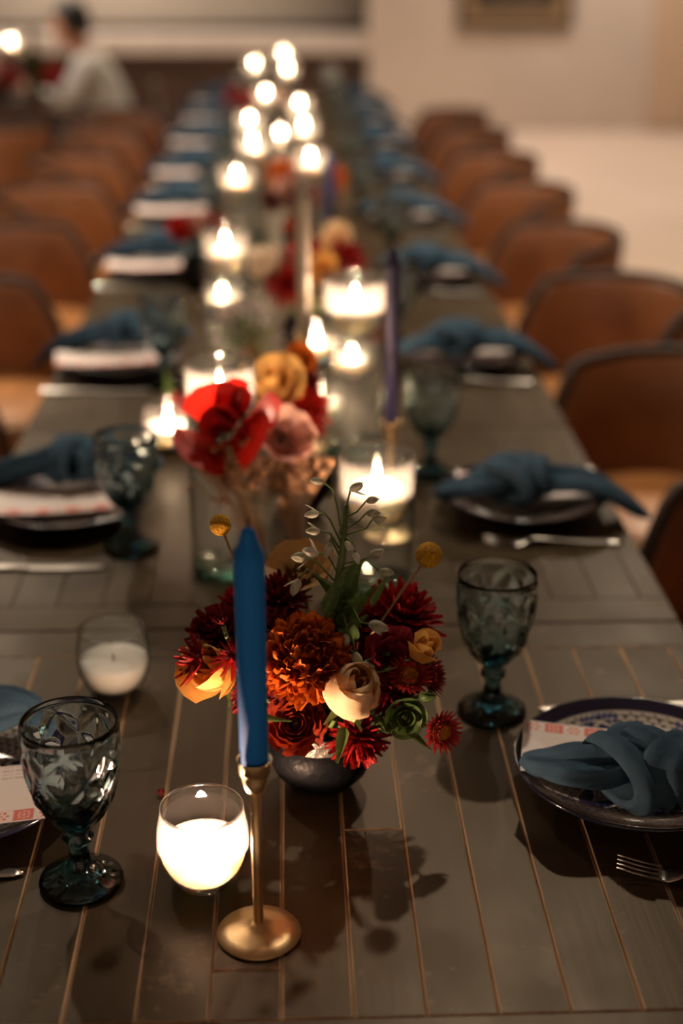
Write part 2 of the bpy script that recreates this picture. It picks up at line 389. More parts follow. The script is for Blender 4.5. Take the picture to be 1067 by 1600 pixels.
# ------------------------------------------------------------------ tub chairs
def make_chair():
    t = thing('tub_chair', 'x', 'chair', (0, 0, 0), 0, 'brown leather tub chairs along the tables')
    A = radians(108); top = lambda a: .43 + .255 * max(0, min(1, (A - abs(a)) / radians(26))) ** .5 + .02 * cos(a)
    n = 41; rings = []; edge = []
    for i in range(n):
        a = -A + 2 * A * i / (n - 1); h = top(a); ring = []
        for z, r in ((.30, .235), (.42, .246), ((.42 + h) / 2, .254), (h - .012, .262), (h, .256), (h, .238), (h - .012, .230), ((.42 + h) / 2, .222), (.42, .214), (.30, .203)):
            ring.append((r * cos(a), r * sin(a), z))
        rings.append(ring); edge.append((.247 * cos(a), .247 * sin(a), h + .004))
    MB().loft(rings).build('shell', M['leather'], t)
    a0 = [(.219 * cos(A), .219 * sin(A) * s, .31) for s in (-1, 1)]
    MB().tube([a0[0]] + edge + [a0[1]], .0135, 10).build('rim', M['rim'], t, label='black leather rim')
    MB().lathe([(.0, .33), (.195, .33), (.203, .345), (.203, .43), (.198, .447), (.17, .457), (0, .462)], 40).build('seat', M['seat'], t, label='tan leather seat')
    st_ = [c for c in t.children if c.name.startswith('seat')][0]
    MB().tube([(.203 * cos(2 * pi * i / 40), .203 * sin(2 * pi * i / 40), .436) for i in range(40)], .006, 6, closed=True).build('piping', M['piping'], st_, label='pale piping')
    MB().lathe([(.19, 0.001), (.20, .01), (.20, .04), (.17, .06), (.155, .16), (.17, .28), (.20, .30), (.20, .33)], 32).build('base', M['leather'], t)
    return t
ch0 = make_chair()
used = [0]
def chair(x, y, rz, label, group):
    if not used[0]:
        used[0] = 1; ch0.location = (x, y, 0); ch0.rotation_euler = (0, 0, rz); ch0['label'] = label; ch0['group'] = group; return
    dup(ch0, (x, y, 0), rz, label, group)
rc = random.Random(11)
rightY = {1: 1.93, 2: 2.675, 3: 3.42, 4: 4.16, 5: 4.91, 6: 5.65, 7: 6.40, 8: 7.14}
for k, y in rightY.items():
    x = .755 if k <= 3 else .72; rz = {1: .7, 2: .85, 3: .5}.get(k, .25 + rc.uniform(-.1, .1))
    chair(x, y, rz, f'brown leather tub chair with black rim, {ORD[k-1]} in the row right of the tables', 'brown tub chairs along the tables')
for k in range(1, 9):
    y = 1.95 + .745 * (k - 1)
    chair(-.745, y, pi - .35 + rc.uniform(-.1, .1), f'brown leather tub chair with black rim, {ORD[k-1]} in the row left of the tables', 'brown tub chairs along the tables')
chair(-1.37, 6.86, -pi / 2 + .3, 'brown leather tub chair drawn up to the round side table', 'brown tub chairs at the round table')

# ------------------------------------------------------------------ place settings
def talavera(r, th):
    W_, N_, B_, K_ = (.62, .56, .50), (.012, .014, .060), (.035, .055, .19), (.02, .02, .025)
    if r > .885: return (.010, .011, .035)
    if r > .86: return W_
    sec = 2 * pi / 6; p = ((th + sec / 2) % sec) - sec / 2         # -30..30 deg about a sector's axis
    x, y = r * cos(p), r * sin(p)
    # pair of navy leaves along the sector border, white outlined
    for sgn in (-1, 1):
        ca = sgn * (sec / 2 - .10); dx, dy = x - .61 * cos(ca), y - .61 * sin(ca)
        ang = ca + sgn * .55; u = dx * cos(ang) + dy * sin(ang); v = -dx * sin(ang) + dy * cos(ang)
        e = (u / .23) ** 2 + (v / .085) ** 2
        if e < .45: return N_ if (u / .06 % 1 > .2) else B_
        if e < .85: return W_
        if e < 1.05: return K_
    if r < .16: return N_ if (r > .07 or r < .03) else W_
    if r < .20: return W_
    if abs(p) > .30 and r > .66:                                    # blue arcs with white dots near the rim
        d = (r / .055 % 1 - .5) ** 2 + ((th * r / .055) % 1 - .5) ** 2
        return W_ if d < .09 else B_
    row = r / .052; off = (int(row) % 2) * .5; ccell = (th * .62 / .075 + off) % 1 - .5
    fr_ = row % 1
    return K_ if (ccell ** 2 * 3.2 + (fr_ - .1) ** 2 > .72 or abs(ccell) > .43) else W_
def plate_mesh():
    R = .12; b = MB(); n = 300; prof = []
    nr = 70
    for i in range(nr + 1):
        q = i / nr; z = .012 + .018 * max(0, (q - .55) / .45) ** 1.6
        prof.append((max(q, .001) * R, z, q))
    vs = []; fs = []; col = []
    for (r, z, q) in prof:
        for j in range(n):
            a = 2 * pi * j / n; vs.append((r * cos(a), r * sin(a), z)); col.append(talavera(q, a))
    for i in range(nr):
        for j in range(n): j2 = (j + 1) % n; fs.append((i * n + j, i * n + j2, (i + 1) * n + j2, (i + 1) * n + j))
    b.add(vs, fs); b.col = col
    me = b.mesh('plate_face', M['plate'])
    u = MB().lathe([(.1199, .0299), (.1215, .0305), (.1228, .029), (.1222, .0265), (.110, .018), (.085, .006), (.075, .004), (.073, .0), (.066, 0), (.064, .005), (0, .006)], 96, close=False).mesh('plate_underside', M['under'])
    return me, u
PLF, PLU = plate_mesh()
def plate(x, y, rz, label, group):
    t = thing('talavera_plate', label, 'plate', (x, y, T + .0005), rz, group)
    put('glazed_face', PLF, t); put('dark_rim', PLU, t, label='black glazed rim and underside')
    return t

def card_mesh():
    lx, ly, nx, ny = .205, .098, 164, 84; b = MB(); vs = []; col = []; fs = []
    RED, PINK, WH = (.75, .16, .11), (.86, .50, .44), (.86, .76, .72)
    for i in range(nx + 1):
        for j in range(ny + 1):
            x, y = -lx / 2 + lx * i / nx, -ly / 2 + ly * j / ny
            sag = -.004 * (1 - (2 * x / lx) ** 2)
            vs.append((x, y, sag)); cc = WH
            d = ly / 2 - y                                    # distance from the printed edge
            if .002 < d < .019:
                cell = x / .0205; q = cell % 1 - .5; w = (d - .0105) / .0205; rr = sqrt(q * q + w * w); an = atan2(w, q)
                if int(cell // 1) % 2 == 0:                   # solid square with a pale rosette
                    cc = RED if abs(q) < .46 else WH
                    if .20 < rr < .27 + .05 * cos(an * 8) or rr < .09: cc = PINK
                else:                                         # pale square with red sprigs
                    if abs(rr - .25) < .05 + .05 * cos(an * 6) or rr < .07: cc = RED
                    elif abs(w) > .33 and (q * 6) % 1 < .4: cc = PINK
            elif y < -.02 and x < -.045 and x > -.095:        # a few lines of small pale script
                if abs((y + .049) / .0065 % 1 - .5) < .14 and (x * 900 + 3 * sin(x * 700)) % 3 > .8: cc = (.55, .40, .34)
            col.append(cc)
    for i in range(nx):
        for j in range(ny): a = i * (ny + 1) + j; fs.append((a, a + ny + 1, a + ny + 2, a + 1))
    b.add(vs, fs); b.col = col
    return b.mesh('card', M['card'])
CARD = card_mesh()

def napkin_mesh(seed, tl=.125, tr=.19, droop=.03):
    r = random.Random(seed); b = MB(); NS = 28
    def tail(sgn, L, endz, ph, wmax):
        rings = []
        for i in range(15):
            u = i / 14; x = sgn * (.012 + (L - .012) * u)
            w = wmax * (.62 + .5 * sin(min(1, u * 1.25) * pi * .8)) * (1 - .55 * max(0, (u - .55) / .45) ** 1.6)
            h = .020 * (1 - .5 * u) * (1 - .5 * max(0, (u - .9) / .1))
            zc = .026 * (1 - u) ** 1.5 + .010 + endz * max(0, (u - .35) / .65) ** 2 + .004 * sin(u * 7 + ph)
            yc = .016 * sin(u * 2.6 + ph) * u
            tw = .5 * sin(ph) + .7 * u * sgn
            ring = []
            for j in range(NS):
                a = 2 * pi * j / NS; fold = 1 + .20 * sin(3 * a + ph + u * 2.2) + .16 * sin(7 * a + 2 * ph + 3 * u)
                py, pz = w / 2 * cos(a) * fold, h * sin(a) * (fold + .2 * cos(4 * a))
                ring.append((x, yc + py * cos(tw * .25) - pz * sin(tw * .25), zc + py * sin(tw * .25) + pz * cos(tw * .25)))
            rings.append(ring)
        b.loft(rings)
    tail(-1, tl, .006, r.uniform(0, 6), .062); tail(1, tr, droop, r.uniform(0, 6), .066)
    def band(R1, R2, tilt, yaw, wid, thk, off, ph):          # a pleated loop wrapped round the tails
        rings = []; n = 36
        for i in range(n):
            a = 2 * pi * i / n; ctr = Vector((0, R1 * cos(a), R2 * sin(a))); nrm = Vector((0, cos(a) / R1, sin(a) / R2)).normalized(); ring = []
            ww = wid * (1 + .28 * cos(a + ph))
            for j in range(22):
                p = 2 * pi * j / 22; pleat = 1 + .30 * sin(5 * p + ph + a) + .14 * sin(11 * p + 2 * a)
                ring.append(ctr + Vector((ww * cos(p), 0, 0)) + nrm * (thk * sin(p) * pleat))
            rings.append([(Matrix.Rotation(yaw, 4, 'Z') @ Matrix.Rotation(tilt, 4, 'X') @ q) + Vector(off) for q in ring])
        b.loft(rings, closed=True)
    band(.040, .021, .15, .62, .030, .0115, (-.008, -.004, .028), .3)
    band(.034, .021, -.25, -.40, .025, .011, (.024, .004, .032), 2.2)
    band(.030, .017, .3, 1.2, .016, .009, (.006, .000, .038), 4.0)
    return b.mesh('napkin', M['linen'])
NAPR = napkin_mesh(5, .118, .20, -.045); NAPL = napkin_mesh(9, .115, .20, -.06)

def goblet_mesh():
    H = .165
    prof = []
    key = [(.0, .004), (.030, .001), (.0365, 0.0), (.0378, .003), (.0365, .0055), (.026, .010), (.016, .016), (.0108, .023), (.0092, .032), (.0092, .039), (.0108, .043), (.0135, .0465), (.0135, .0495),
           (.0108, .053), (.0098, .057), (.0125, .0605), (.018, .064)]
    b_out = [(.018, .064), (.0265, .074), (.0335, .087), (.0385, .102), (.0412, .118), (.0425, .133), (.0427, .146), (.0422, .158), (.0420, .1645)]
    prof = list(key)
    for i in range(len(b_out) - 1):
        for s in range(1, 7):
            u = s / 6; prof.append((b_out[i][0] * (1 - u) + b_out[i + 1][0] * u, b_out[i][1] * (1 - u) + b_out[i + 1][1] * u))
    prof += [(.0412, .166), (.0404, .1655)]
    inner = [(.0396, .158), (.0394, .146), (.0388, .133), (.0372, .118), (.034, .102), (.0285, .088), (.020, .0775), (.010, .0725), (.0001, .0715)]
    prof += inner
    NF = 7
    def rf(r, z, a, i):
        if .062 < z < .160 and i < len(key) + 48:
            t = (z - .064) / .094; fade = min(1, t / .12) * min(1, (1 - t) / .16)
            u = a * NF / (2 * pi); v = t * 2.0 + .15
            p, q = (u + v) % 1, (u - v) % 1
            d = min(min(p, 1 - p), min(q, 1 - q)) * 2
            return r + .0006 - .0030 * min(1, d * 1.5) * max(0, fade)
        if z < .020 and .012 < r < .035:                         # ribbed foot
            return r + .0013 * cos(a * 14)
        if .040 < z < .052: return r * (1 + .05 * cos(a * 8))
        return r
    return MB().lathe(prof, 112, rfun=rf, close=False).mesh('goblet', M['goblet'], True, False)
GOB = goblet_mesh()
for p in ():
    pass
def goblet(x, y, label, rz=0.):
    o = put('goblet', GOB, loc=(x, y, T + .0008)); o.rotation_euler = (0, 0, rz)
    return tag(o, label, 'goblet', 'smoky teal pressed glass goblets')

def sweep_flat(b, st):                                         # stations: x, y-centre, half width, z, half thickness
    b.loft([[(x, yc + w * cos(2 * pi * j / 10), z + h * sin(2 * pi * j / 10)) for j in range(10)] for (x, yc, w, z, h) in st])
def fork_mesh():
    b = MB()
    sweep_flat(b, [(.062, 0, .0035, .008, .0012), (.075, 0, .0028, .010, .0016), (.10, 0, .003, .007, .0016), (.15, 0, .0055, .0035, .0015), (.185, 0, .0075, .0028, .0013), (.195, 0, .004, .003, .001)])
    sweep_flat(b, [(.038, 0, .0115, .0040, .0009), (.046, 0, .0125, .0036, .0010), (.054, 0, .0095, .0050, .0012), (.064, 0, .0035, .0082, .0013)])
    for k in range(4):
        y = (k - 1.5) * .0066
        sweep_flat(b, [(.0, y * .95, .0008, .0105, .0006), (.014, y, .0014, .0076, .0008), (.040, y, .0021, .0040, .0010)])
    return b.mesh('fork', M['steel'])
def knife_mesh():
    b = MB()
    sweep_flat(b, [(0, .002, .002, .0016, .0006), (.008, .001, .0065, .0018, .0008), (.05, 0, .0095, .0018, .0011), (.10, 0, .0085, .0022, .0014), (.108, 0, .0055, .0032, .0022), (.16, 0, .0075, .0036, .0030), (.205, 0, .0080, .0036, .0028), (.212, 0, .004, .0036, .0015)])
    return b.mesh('knife', M['steel'])
FORK, KNIFE = fork_mesh(), knife_mesh()
def cutlery(kind, x, y, rz, label):
    o = put(kind, FORK if kind == 'fork' else KNIFE, loc=(x, y, T + .0006)); o.rotation_euler = (0, 0, rz)
    return tag(o, label, kind, f'steel {kind}s at the place settings')

setR = [1.2, 1.932, 2.69, 3.40, 4.14, 4.87, 5.62, 6.37, 7.1]
setL = [1.2, 1.935, 2.675, 3.50, 4.24, 4.93, 5.66, 6.4, 7.12]
rs = random.Random(21)
gobR = {0: (.213, 1.347), 1: (.215, 2.076), 3: (.26, 4.03 - .43)}
gobL = {0: (-.194, 1.062), 1: (-.223, 1.804), 2: (-.235, 2.56)}
for k in range(9):
    for side, nm in ((1, 'right'), (-1, 'left')):
        y = (setR if side > 0 else setL)[k]; x = .338 * side + (0 if side > 0 else .010); o_ = ORD[k]
        plate(x, y, .2 + k * .7 + (0 if side > 0 else 1.9), f'navy rimmed painted plate, {o_} setting on the {nm} side of the table', 'painted plates at the place settings')
        cd = put('menu_card', CARD, loc=((x + .008 if side > 0 else x - .02), y + side * .017 + (.0 if k or side < 0 else -.003), T + .0325))
        cd.rotation_euler = (0, 0, (-.19 if k == 0 and side > 0 else rs.uniform(-.08, .08)) if side > 0 else pi + .09 + (rs.uniform(-.06, .06) if k else 0))
        if k == 0 and side > 0: cd.location = (.327, 1.206, T + .0335)
        if k == 0 and side < 0: cd.location = (-.328, 1.155, T + .0335)
        tag(cd, f'white card with a red printed border on the plate, {o_} setting on the {nm} side', 'card', 'printed cards on the plates')
        nk = put('napkin', NAPR if side > 0 else NAPL, loc=(x - side * .018, y - .045 if side > 0 else y + .055, T + .036))
        nk.rotation_euler = (0, 0, (0 if side > 0 else pi) + (rs.uniform(-.12, .12) if k else (-.38 if side > 0 else .1)))
        if k == 0 and side > 0: nk.location = (.327, 1.130, T + .036)
        if k == 0 and side < 0: nk.location = (-.375, 1.262, T + .036)
        tag(nk, f'knotted blue linen napkin, {o_} setting on the {nm} side of the table', 'napkin', 'knotted blue napkins')
        gx, gy = (gobR if side > 0 else gobL).get(k, (.215 * side, y + side * .145))
        goblet(gx, gy, f'smoky teal pressed glass goblet, {o_} on the {nm} side of the table', .3 * k + .2)
        if k == 0 and side > 0: cutlery('fork', .288, 1.060, -.26, 'steel fork on dark planks in front of the nearest right plate')
        else: cutlery('fork', x - side * .075, y - side * .135, 0 if side > 0 else pi, f'steel fork beside the {o_} plate on the {nm} side')
        if k == 0 and side < 0: cutlery('knife', -.248, 1.076, pi, 'steel knife tip beside the nearest left goblet')
        elif k == 1 and side < 0: cutlery('knife', -.25, 1.742, pi, f'steel knife beside the {o_} plate on the {nm} side')
        else: cutlery('knife', x - side * .072, y + side * .148, .0 if side > 0 else pi, f'steel knife beside the {o_} plate on the {nm} side')

# ------------------------------------------------------------------ candles
FL = MB().lathe([(.0002, 0), (.0026, .002), (.0037, .006), (.0031, .011), (.0016, .0165), (.0002, .021)], 12, close=False).mesh('flame', M['flame'])
WICK = MB().lathe([(.0009, 0), (.0008, .009)], 6).mesh('wick', M['wick'])
def light_up(t, z, watts=.35):
    wk = put('wick', WICK, t, loc=(0, 0, z)); put('flame', FL, t, loc=(0, 0, z + .006), label='bright candle flame')
    lamp('candle_light', (0, 0, z + .0075), watts * 2.5, (1, .61, .40), .004, parent=t)
VG = MB().lathe([(.0001, 0), (.023, 0), (.027, .003), (.0345, .014), (.0395, .028), (.0412, .042), (.0402, .056), (.0375, .070), (.0365, .0765), (.0358, .0775), (.0350, .0765),
                 (.0385, .056), (.0394, .042), (.0378, .028), (.033, .0155), (.026, .0075), (.0001, .0065)], 48, close=False).mesh('glass_cup', M['clear'])
VW = MB().lathe([(.0001, .0072), (.0255, .0080), (.0325, .0160), (.0370, .0275), (.0382, .036), (.0380, .0395), (.030, .0385), (.012, .0375), (.0001, .037)], 48, close=False).mesh('wax_fill', M['wax'])
VRIM = MB().tube([(.0361 * cos(2 * pi * i / 48), .0361 * sin(2 * pi * i / 48), .0772) for i in range(48)], .0011, 8, closed=True).mesh('rim', M['clearrim'])
def votive(x, y, label, lit=True, w=.30):
    t = thing('votive_candle', label, 'candle', (x, y, T + .0006), 0, 'votive candles in round clear glasses')
    gc = put('glass_cup', VG, t, label='clear round glass'); put('rim', VRIM, gc); put('wax_fill', VW, t, label='white wax')
    if lit: light_up(t, .037, w)
    else: put('wick', WICK, t, loc=(0, 0, .037))
    return t
votive(-.084, 1.060, 'glowing votive candle beside the foot of the brass holder, nearest the camera', True, 2.3)
votive(-.202, 1.409, 'unlit votive candle behind the nearest left goblet', False)
votive(-.202, 2.216, 'glowing votive candle left of the red flowers, by the second left goblet', True, .25)
for (x, y, l) in [(.050, 2.33, 'low votive candle glowing between the pink carnation and the short hurricane glass'), (.050, 2.72, 'low votive candle glowing behind the tall pale taper'),
                  (.115, 2.60, 'low votive candle glowing behind the dark navy taper'), (-.15, 3.1, 'low votive candle glowing beside the far red blooms'), (.06, 5.35, 'low votive candle glowing far down the row'),
                  (-.03, 5.75, 'low votive candle glowing at the far end of the row')]:
    votive(x, y, l, True, .22)

def hurricane(x, y, h, r, label, lit=True, w=.4, clabel=''):
    t = thing('hurricane_glass', label, 'candle holder', (x, y, T + .0006), 0, 'tall clear hurricane glasses')
    cup = .100
    MB().lathe([(r * .96, .009), (r, .012), (r, h - .002), (r * .985, h), (r * .965, h - .002), (r * .965, .012)], 56, close=False).build('cylinder', M['clear'], t)
    MB().lathe([(.0001, 0), (r * .94, 0), (r * .99, .003), (r * .99, .0075), (r * .94, .0115), (.0001, .010)], 48, close=False).build('thick_base', M['clearbase'], t, label='thick greenish glass base')
    MB().tube([(r * .983 * cos(2 * pi * i / 56), r * .983 * sin(2 * pi * i / 56), h) for i in range(56)], .0014, 8, closed=True).build('rim', M['clearrim'], t)
    ci = r * .95; zb = h - cup
    MB().lathe([(.0001, zb), (ci * .45, zb + .001), (ci * .78, zb + .010), (ci * .96, zb + .03), (ci, zb + .05), (ci, h - .004), (ci * .975, h - .004), (ci * .97, zb + .05), (ci * .92, zb + .032), (ci * .74, zb + .014), (ci * .4, zb + .006), (.0001, zb + .006)], 48, close=False).build('inner_cup', M['clear'], t, label='rounded clear cup held in the top')
    cw = r * .86
    cd = thing('floating_candle', clabel, 'candle', (x, y, T + zb + .0085), 0, 'white round candles inside the hurricane glasses')
    MB().lathe([(.0001, 0), (cw * .40, .001), (cw * .68, .007), (cw * .93, .020), (cw, .032), (cw * .93, .042), (cw * .70, .050), (cw * .35, .054), (.0001, .053)], 40, close=False).build('wax_body', M['wax'], cd)
    if lit: light_up(cd, .053, w)
    return t
HL = [(.106, 1.672, .182, .048, 'short hurricane glass behind the white flower stalk', .8, 'round candle glowing in the short hurricane glass'),
      (-.091, 1.735, .285, .045, 'tall hurricane glass left of the red flowers', 1.2, 'round candle glowing behind the red flowers'),
      (.102, 2.20, .285, .050, 'tall hurricane glass beside the navy taper', 1.1, 'round candle glowing beside the navy taper')]
far = [(-.118, 2.62, .285), (-.122, 3.40, .285), (-.096, 3.95, .285), (-.116, 4.45, .285), (.056, 3.67, .285), (.047, 4.3, .285), (.04, 4.87, .285), (-.077, 5.2, .285), (-.015, 6.95, .285), (.001, 6.15, .285), (-.139, 6.4, .285)]
fpos = ['first far one left of the pale taper', 'left, beyond the far red blooms', 'left, fourth from the camera', 'left, fifth from the camera', 'right, beside the far blue taper', 'right, second beyond the blue taper',
        'right, third beyond the blue taper', 'left, sixth from the camera', 'topmost at the far end', 'last but one at the far end', 'far end, left of the topmost']
for i, (x, y, h) in enumerate(far):
    HL.append((x, y, h, .043, f'tall hurricane glass in the distance, {fpos[i]}', .30, f'round candle glowing in a distant hurricane glass, {fpos[i]}'))
for (x, y, h, r, l, w, cl) in HL: hurricane(x, y, h, r, l, True, w, cl)

def holder(x, y, h, label):
    t = thing('candle_holder', label, 'candle holder', (x, y, T + .0006), 0, 'slim brass candle holders')
    MB().lathe([(.0001, 0), (.0352, 0), (.0360, .0008), (.0355, .0018), (.026, .0042), (.014, .0072), (.0075, .0095), (.0050, .0125), (.0001, .0125)], 64, close=False).build('base', M['brass'], t)
    MB().lathe([(.0042, .0120), (.0042, h - .030)], 24).build('stem', M['brass'], t)
    MB().lathe([(.0044, h - .0305), (.0075, h - .028), (.0102, h - .020), (.0112, h - .006), (.0132, h - .0015), (.0145, h), (.0138, h + .0006), (.0128, h - .002), (.0126, h - .012), (.0001, h - .013)], 40, close=False).build('cup', M['brass'], t)
    return t
def taper(x, y, z, L, m, label, r=.0112, lit=False):
    t = thing('taper_candle', label, 'candle', (x, y, z), 0, 'taper candles in brass holders')
    MB().lathe([(.0001, 0), (r * .93, .0003), (r * .96, L * .5), (r * .98, L - .026), (r * .97, L - .021), (r * .80, L - .017), (r * .60, L - .011), (r * .45, L - .003), (r * .3, L - .0005), (.0001, L)], 28, close=False).build('wax_body', M[m], t)
    put('wick', WICK, t, loc=(0, 0, L - .001))
    return t
holder(-.034, .985, .172, 'slim brass candle holder with a round foot holding the bright blue taper')
taper(-.034, .985, T + .1605, .214, 'blue', 'bright blue unlit taper candle in front of the flower bowl', .0122)
holder(.135, 1.84, .168, 'brass candle holder behind the short hurricane glass, holding the navy taper')
taper(.135, 1.84, T + .1565, .250, 'navy', 'dark navy unlit taper candle behind the short hurricane glass', .0098)
holder(.021, 2.2, .197, 'brass candle holder of the pale grey taper')
taper(.021, 2.2, T + .1855, .243, 'greywax', 'pale grey unlit taper candle beyond the red flowers')
holder(.091, 3.2, .178, 'brass candle holder of the far blue taper')
taper(.091, 3.2, T + .1665, .167, 'midblue', 'faded blue unlit taper candle far down the row')

# ------------------------------------------------------------------ flowers
def petal_me(name, m, L, Wd, cup=.3, curl=.3, point=.0, nu=5, nv=3, ruff=0.):
    """one petal along +Y, face up +Z"""
    def fn(u, v):
        v2 = v * 2 - 1; s = (sin(pi * (.12 + .88 * u) ** .75) ** .7 if u < .98 else .28) * (1 - point * u) + .06
        if u < .02: s = .22
        return (v2 * Wd / 2 * s, L * u, L * (curl * u * u) + cup * Wd * v2 * v2 * s + ruff * sin(v * 9 + u * 5) * u)
    return MB().grid(fn, nu, nv).mesh(name, M[m])
def pm(phi, alpha, r0, z0, sc=1., roll=0.):
    return Matrix.Rotation(phi, 4, 'Z') @ Matrix.Translation((0, r0, z0)) @ Matrix.Rotation(alpha, 4, 'X') @ Matrix.Rotation(roll, 4, 'Y') @ Matrix.Scale(sc, 4)
def cup_petal(name, m, R, H, span, flare, ruff=0., seed=0, bow=.35, nu=7, nv=7):
    r = random.Random(seed)
    p1, p2 = r.uniform(0, 6), r.uniform(0, 6)
    def fn(u, v):
        a = (v - .5) * span; top = 1 - .32 * abs(2 * v - 1) ** 2.2
        h = H * u * top
        rad = R * (.25 + .75 * sin(min(1, u * 1.25) * pi / 2) ** .8) + flare * R * max(0, u - .55) ** 1.5 * 2.2 - bow * R * u * u * (1 if flare <= 0 else .4)
        rad += ruff * R * u * (sin(v * 11 + p1) * .5 + sin(v * 23 + p2) * .3)
        return (rad * sin(a), rad * cos(a), h + ruff * H * .3 * u * sin(v * 15 + p2))
    return MB().grid(fn, nu, nv).mesh(name, M[m])
def joined(mes, mats, name, parent, label=None, kind='stuff'):
    """small alike pieces of one bloom joined into one part"""
    b = MB()
    for me, mt in mes:
        b.add([mt @ v.co for v in me.vertices], [tuple(p.vertices) for p in me.polygons])
    return b.build(name, mats, parent, kind=kind, label=label)
def stem_to(t, base, r=.0022, m='stem', name='stem'):
    """stem from the bloom's back (local origin) to a world point"""
    bpy.context.view_layer.update()
    inv = t.matrix_world.inverted(); e = inv @ Vector(base); mid = Vector((0, 0, -min(.03, e.length * .5)))
    pts = [Vector((0, 0, -.001)), mid * .5, mid * .8 + e * .15, mid * .3 + e * .6, e]
    MB().tube(pts, r, 7).build(name, M[m], t)
def sepals(t, R, m='leaf', n=5):
    me = petal_me('sepal', m, R * .8, R * .28, .2, .35, .6)
    joined([(me, pm(2 * pi * i / n, .35, R * .08, -.001)) for i in range(n)], M[m], 'sepals', t, 'green sepals')

BC = (.024, 1.215, T + .045)                                          # middle of the flower bowl
def mum(name, label, loc, d, R, m, layers=5, n0=20, base=BC, join=False, group='flowers in the black bowl', droop=-.15, width=.22, cat='flower', spider=False, cent=None):
    t = thing(name, label, cat, loc, random.random() * 6, group, d)
    lst = []
    for l in range(layers):
        q = l / max(1, layers - 1); n = max(5, int(n0 * (1 - .55 * q)))
        me = petal_me('petal', m, R * (1 - .45 * q), R * width * 1.3 * (1 - .2 * q), .35, .22 + .35 * q, .0)
        for i in range(n):
            lst.append((me, pm(2 * pi * (i + .5 * (l % 2)) / n + random.uniform(-.06, .06), droop + q * 1.25 + random.uniform(-.08, .08), R * .10 * (1 - q), R * .06 * l - R * .1, random.uniform(.9, 1.08), random.uniform(-.3, .3))))
    if join: joined(lst, M[m], 'petals', t)
    else:
        for me, mt in lst: put('petal', me, t, mtx=mt)
    MB().lathe([(.0001, -R * .20), (R * .18, -R * .16), (R * .26, -R * .06), (R * .2, R * .12), (.0001, R * .2)], 12, close=False).build('centre', M[cent or m], t)
    stem_to(t, base)
    return t
def pompom(label, loc, d, R, m, N=190, base=BC, group='flowers in the black bowl', name='chrysanthemum', join=False, keepz=-.45):
    t = thing(name, label, 'flower', loc, 0, group, d)
    mes = [petal_me('petal', m, R * .44, R * .33, .5, .30, .0, ruff=R * .03), petal_me('petal', m, R * .42, R * .28, .45, .55, .0, ruff=R * .03), petal_me('petal', m, R * .40, R * .25, .6, .75, .0)]
    lst = []
    for i in range(N):
        z = 1 - (1 - keepz) * (i + .5) / N; a = i * 2.39996; rr = sqrt(max(0, 1 - z * z))
        dv = Vector((rr * cos(a), rr * sin(a), z)) + Vector((random.uniform(-.16, .16), random.uniform(-.16, .16), random.uniform(-.1, .1)))
        q = dv.to_track_quat('Y', 'Z').to_matrix().to_4x4()
        lst.append((mes[i % 3], Matrix.Translation(dv.normalized() * R * random.uniform(.50, .64)) @ q @ Matrix.Rotation(random.uniform(-.5, .9), 4, 'Y') @ Matrix.Rotation(random.uniform(-.25, .25), 4, 'X') @ Matrix.Scale(random.uniform(.85, 1.1), 4)))
    if join: joined(lst, M[m], 'petals', t)
    else:
        for me, mt in lst: put('petal', me, t, mtx=mt)
    MB().lathe([(.0001, -R * .5), (R * .3, -R * .4), (R * .6, 0), (R * .45, R * .4), (.0001, R * .6)], 12, close=False).build('centre', M[m], t)
    stem_to(t, base)
    return t
def rose(label, loc, d, R, m, base=BC, layers=((.30, 1.0, 3, 2.6, -.25), (.48, 1.05, 3, 2.5, -.1), (.72, 1.0, 4, 2.2, .15), (.92, .88, 3, 2.0, .55)), ruff=.02, H=1.5, group='flowers in the black bowl', name='rose', rz=0., sep=True):
    t = thing(name, label, 'flower', loc, rz, group, d)
    s = 0
    for (rr, hh, n, span, fl) in layers:
        for i in range(n):
            s += 1; me = cup_petal('petal', m, R * rr, R * H * hh * random.uniform(.94, 1.05), span, fl, ruff, s)
            o = put('petal', me, t, mtx=Matrix.Rotation(2 * pi * (i + .37 * s) / n, 4, 'Z') @ Matrix.Translation((0, 0, -R * .55)))
    if sep:
        me = petal_me('sepal', 'leaf', R * .9, R * .3, .2, -.1, .6)
        joined([(me, pm(2 * pi * i / 5, .1, R * .05, -R * .56)) for i in range(5)], M['leaf'], 'sepals', t, 'green sepals')
    stem_to(t, base)
    return t
def strawflower(label, loc, d, R, base=BC, group='flowers in the black bowl', join=True):
    t = thing('strawflower', label, 'flower', loc, 0, group, d)
    me = petal_me('bract', 'straw', R * .74, R * .27, .3, .35, .45)
    lst = [(me, pm(2 * pi * (i + l * .5) / 24 + random.uniform(-.05, .05), .15 + l * .38 + random.uniform(-.08, .08), R * .26, -R * .1 + l * R * .05, (1.0, .9, .72)[l])) for l in range(3) for i in range(26)]
    joined(lst, M['straw'], 'bracts', t, 'pointed red bracts')
    MB().lathe([(R * .40, -R * .08), (R * .44, R * .1), (R * .40, R * .2), (R * .30, R * .26), (R * .14, R * .25), (.0001, R * .22)], 24, close=False).build('disc', M['amber'], t, label='amber centre')
    MB().lathe([(.0001, -R * .25), (R * .25, -R * .2), (R * .44, -R * .05)], 14, close=False).build('calyx', M['stem'], t)
    stem_to(t, base, .0016)
    return t
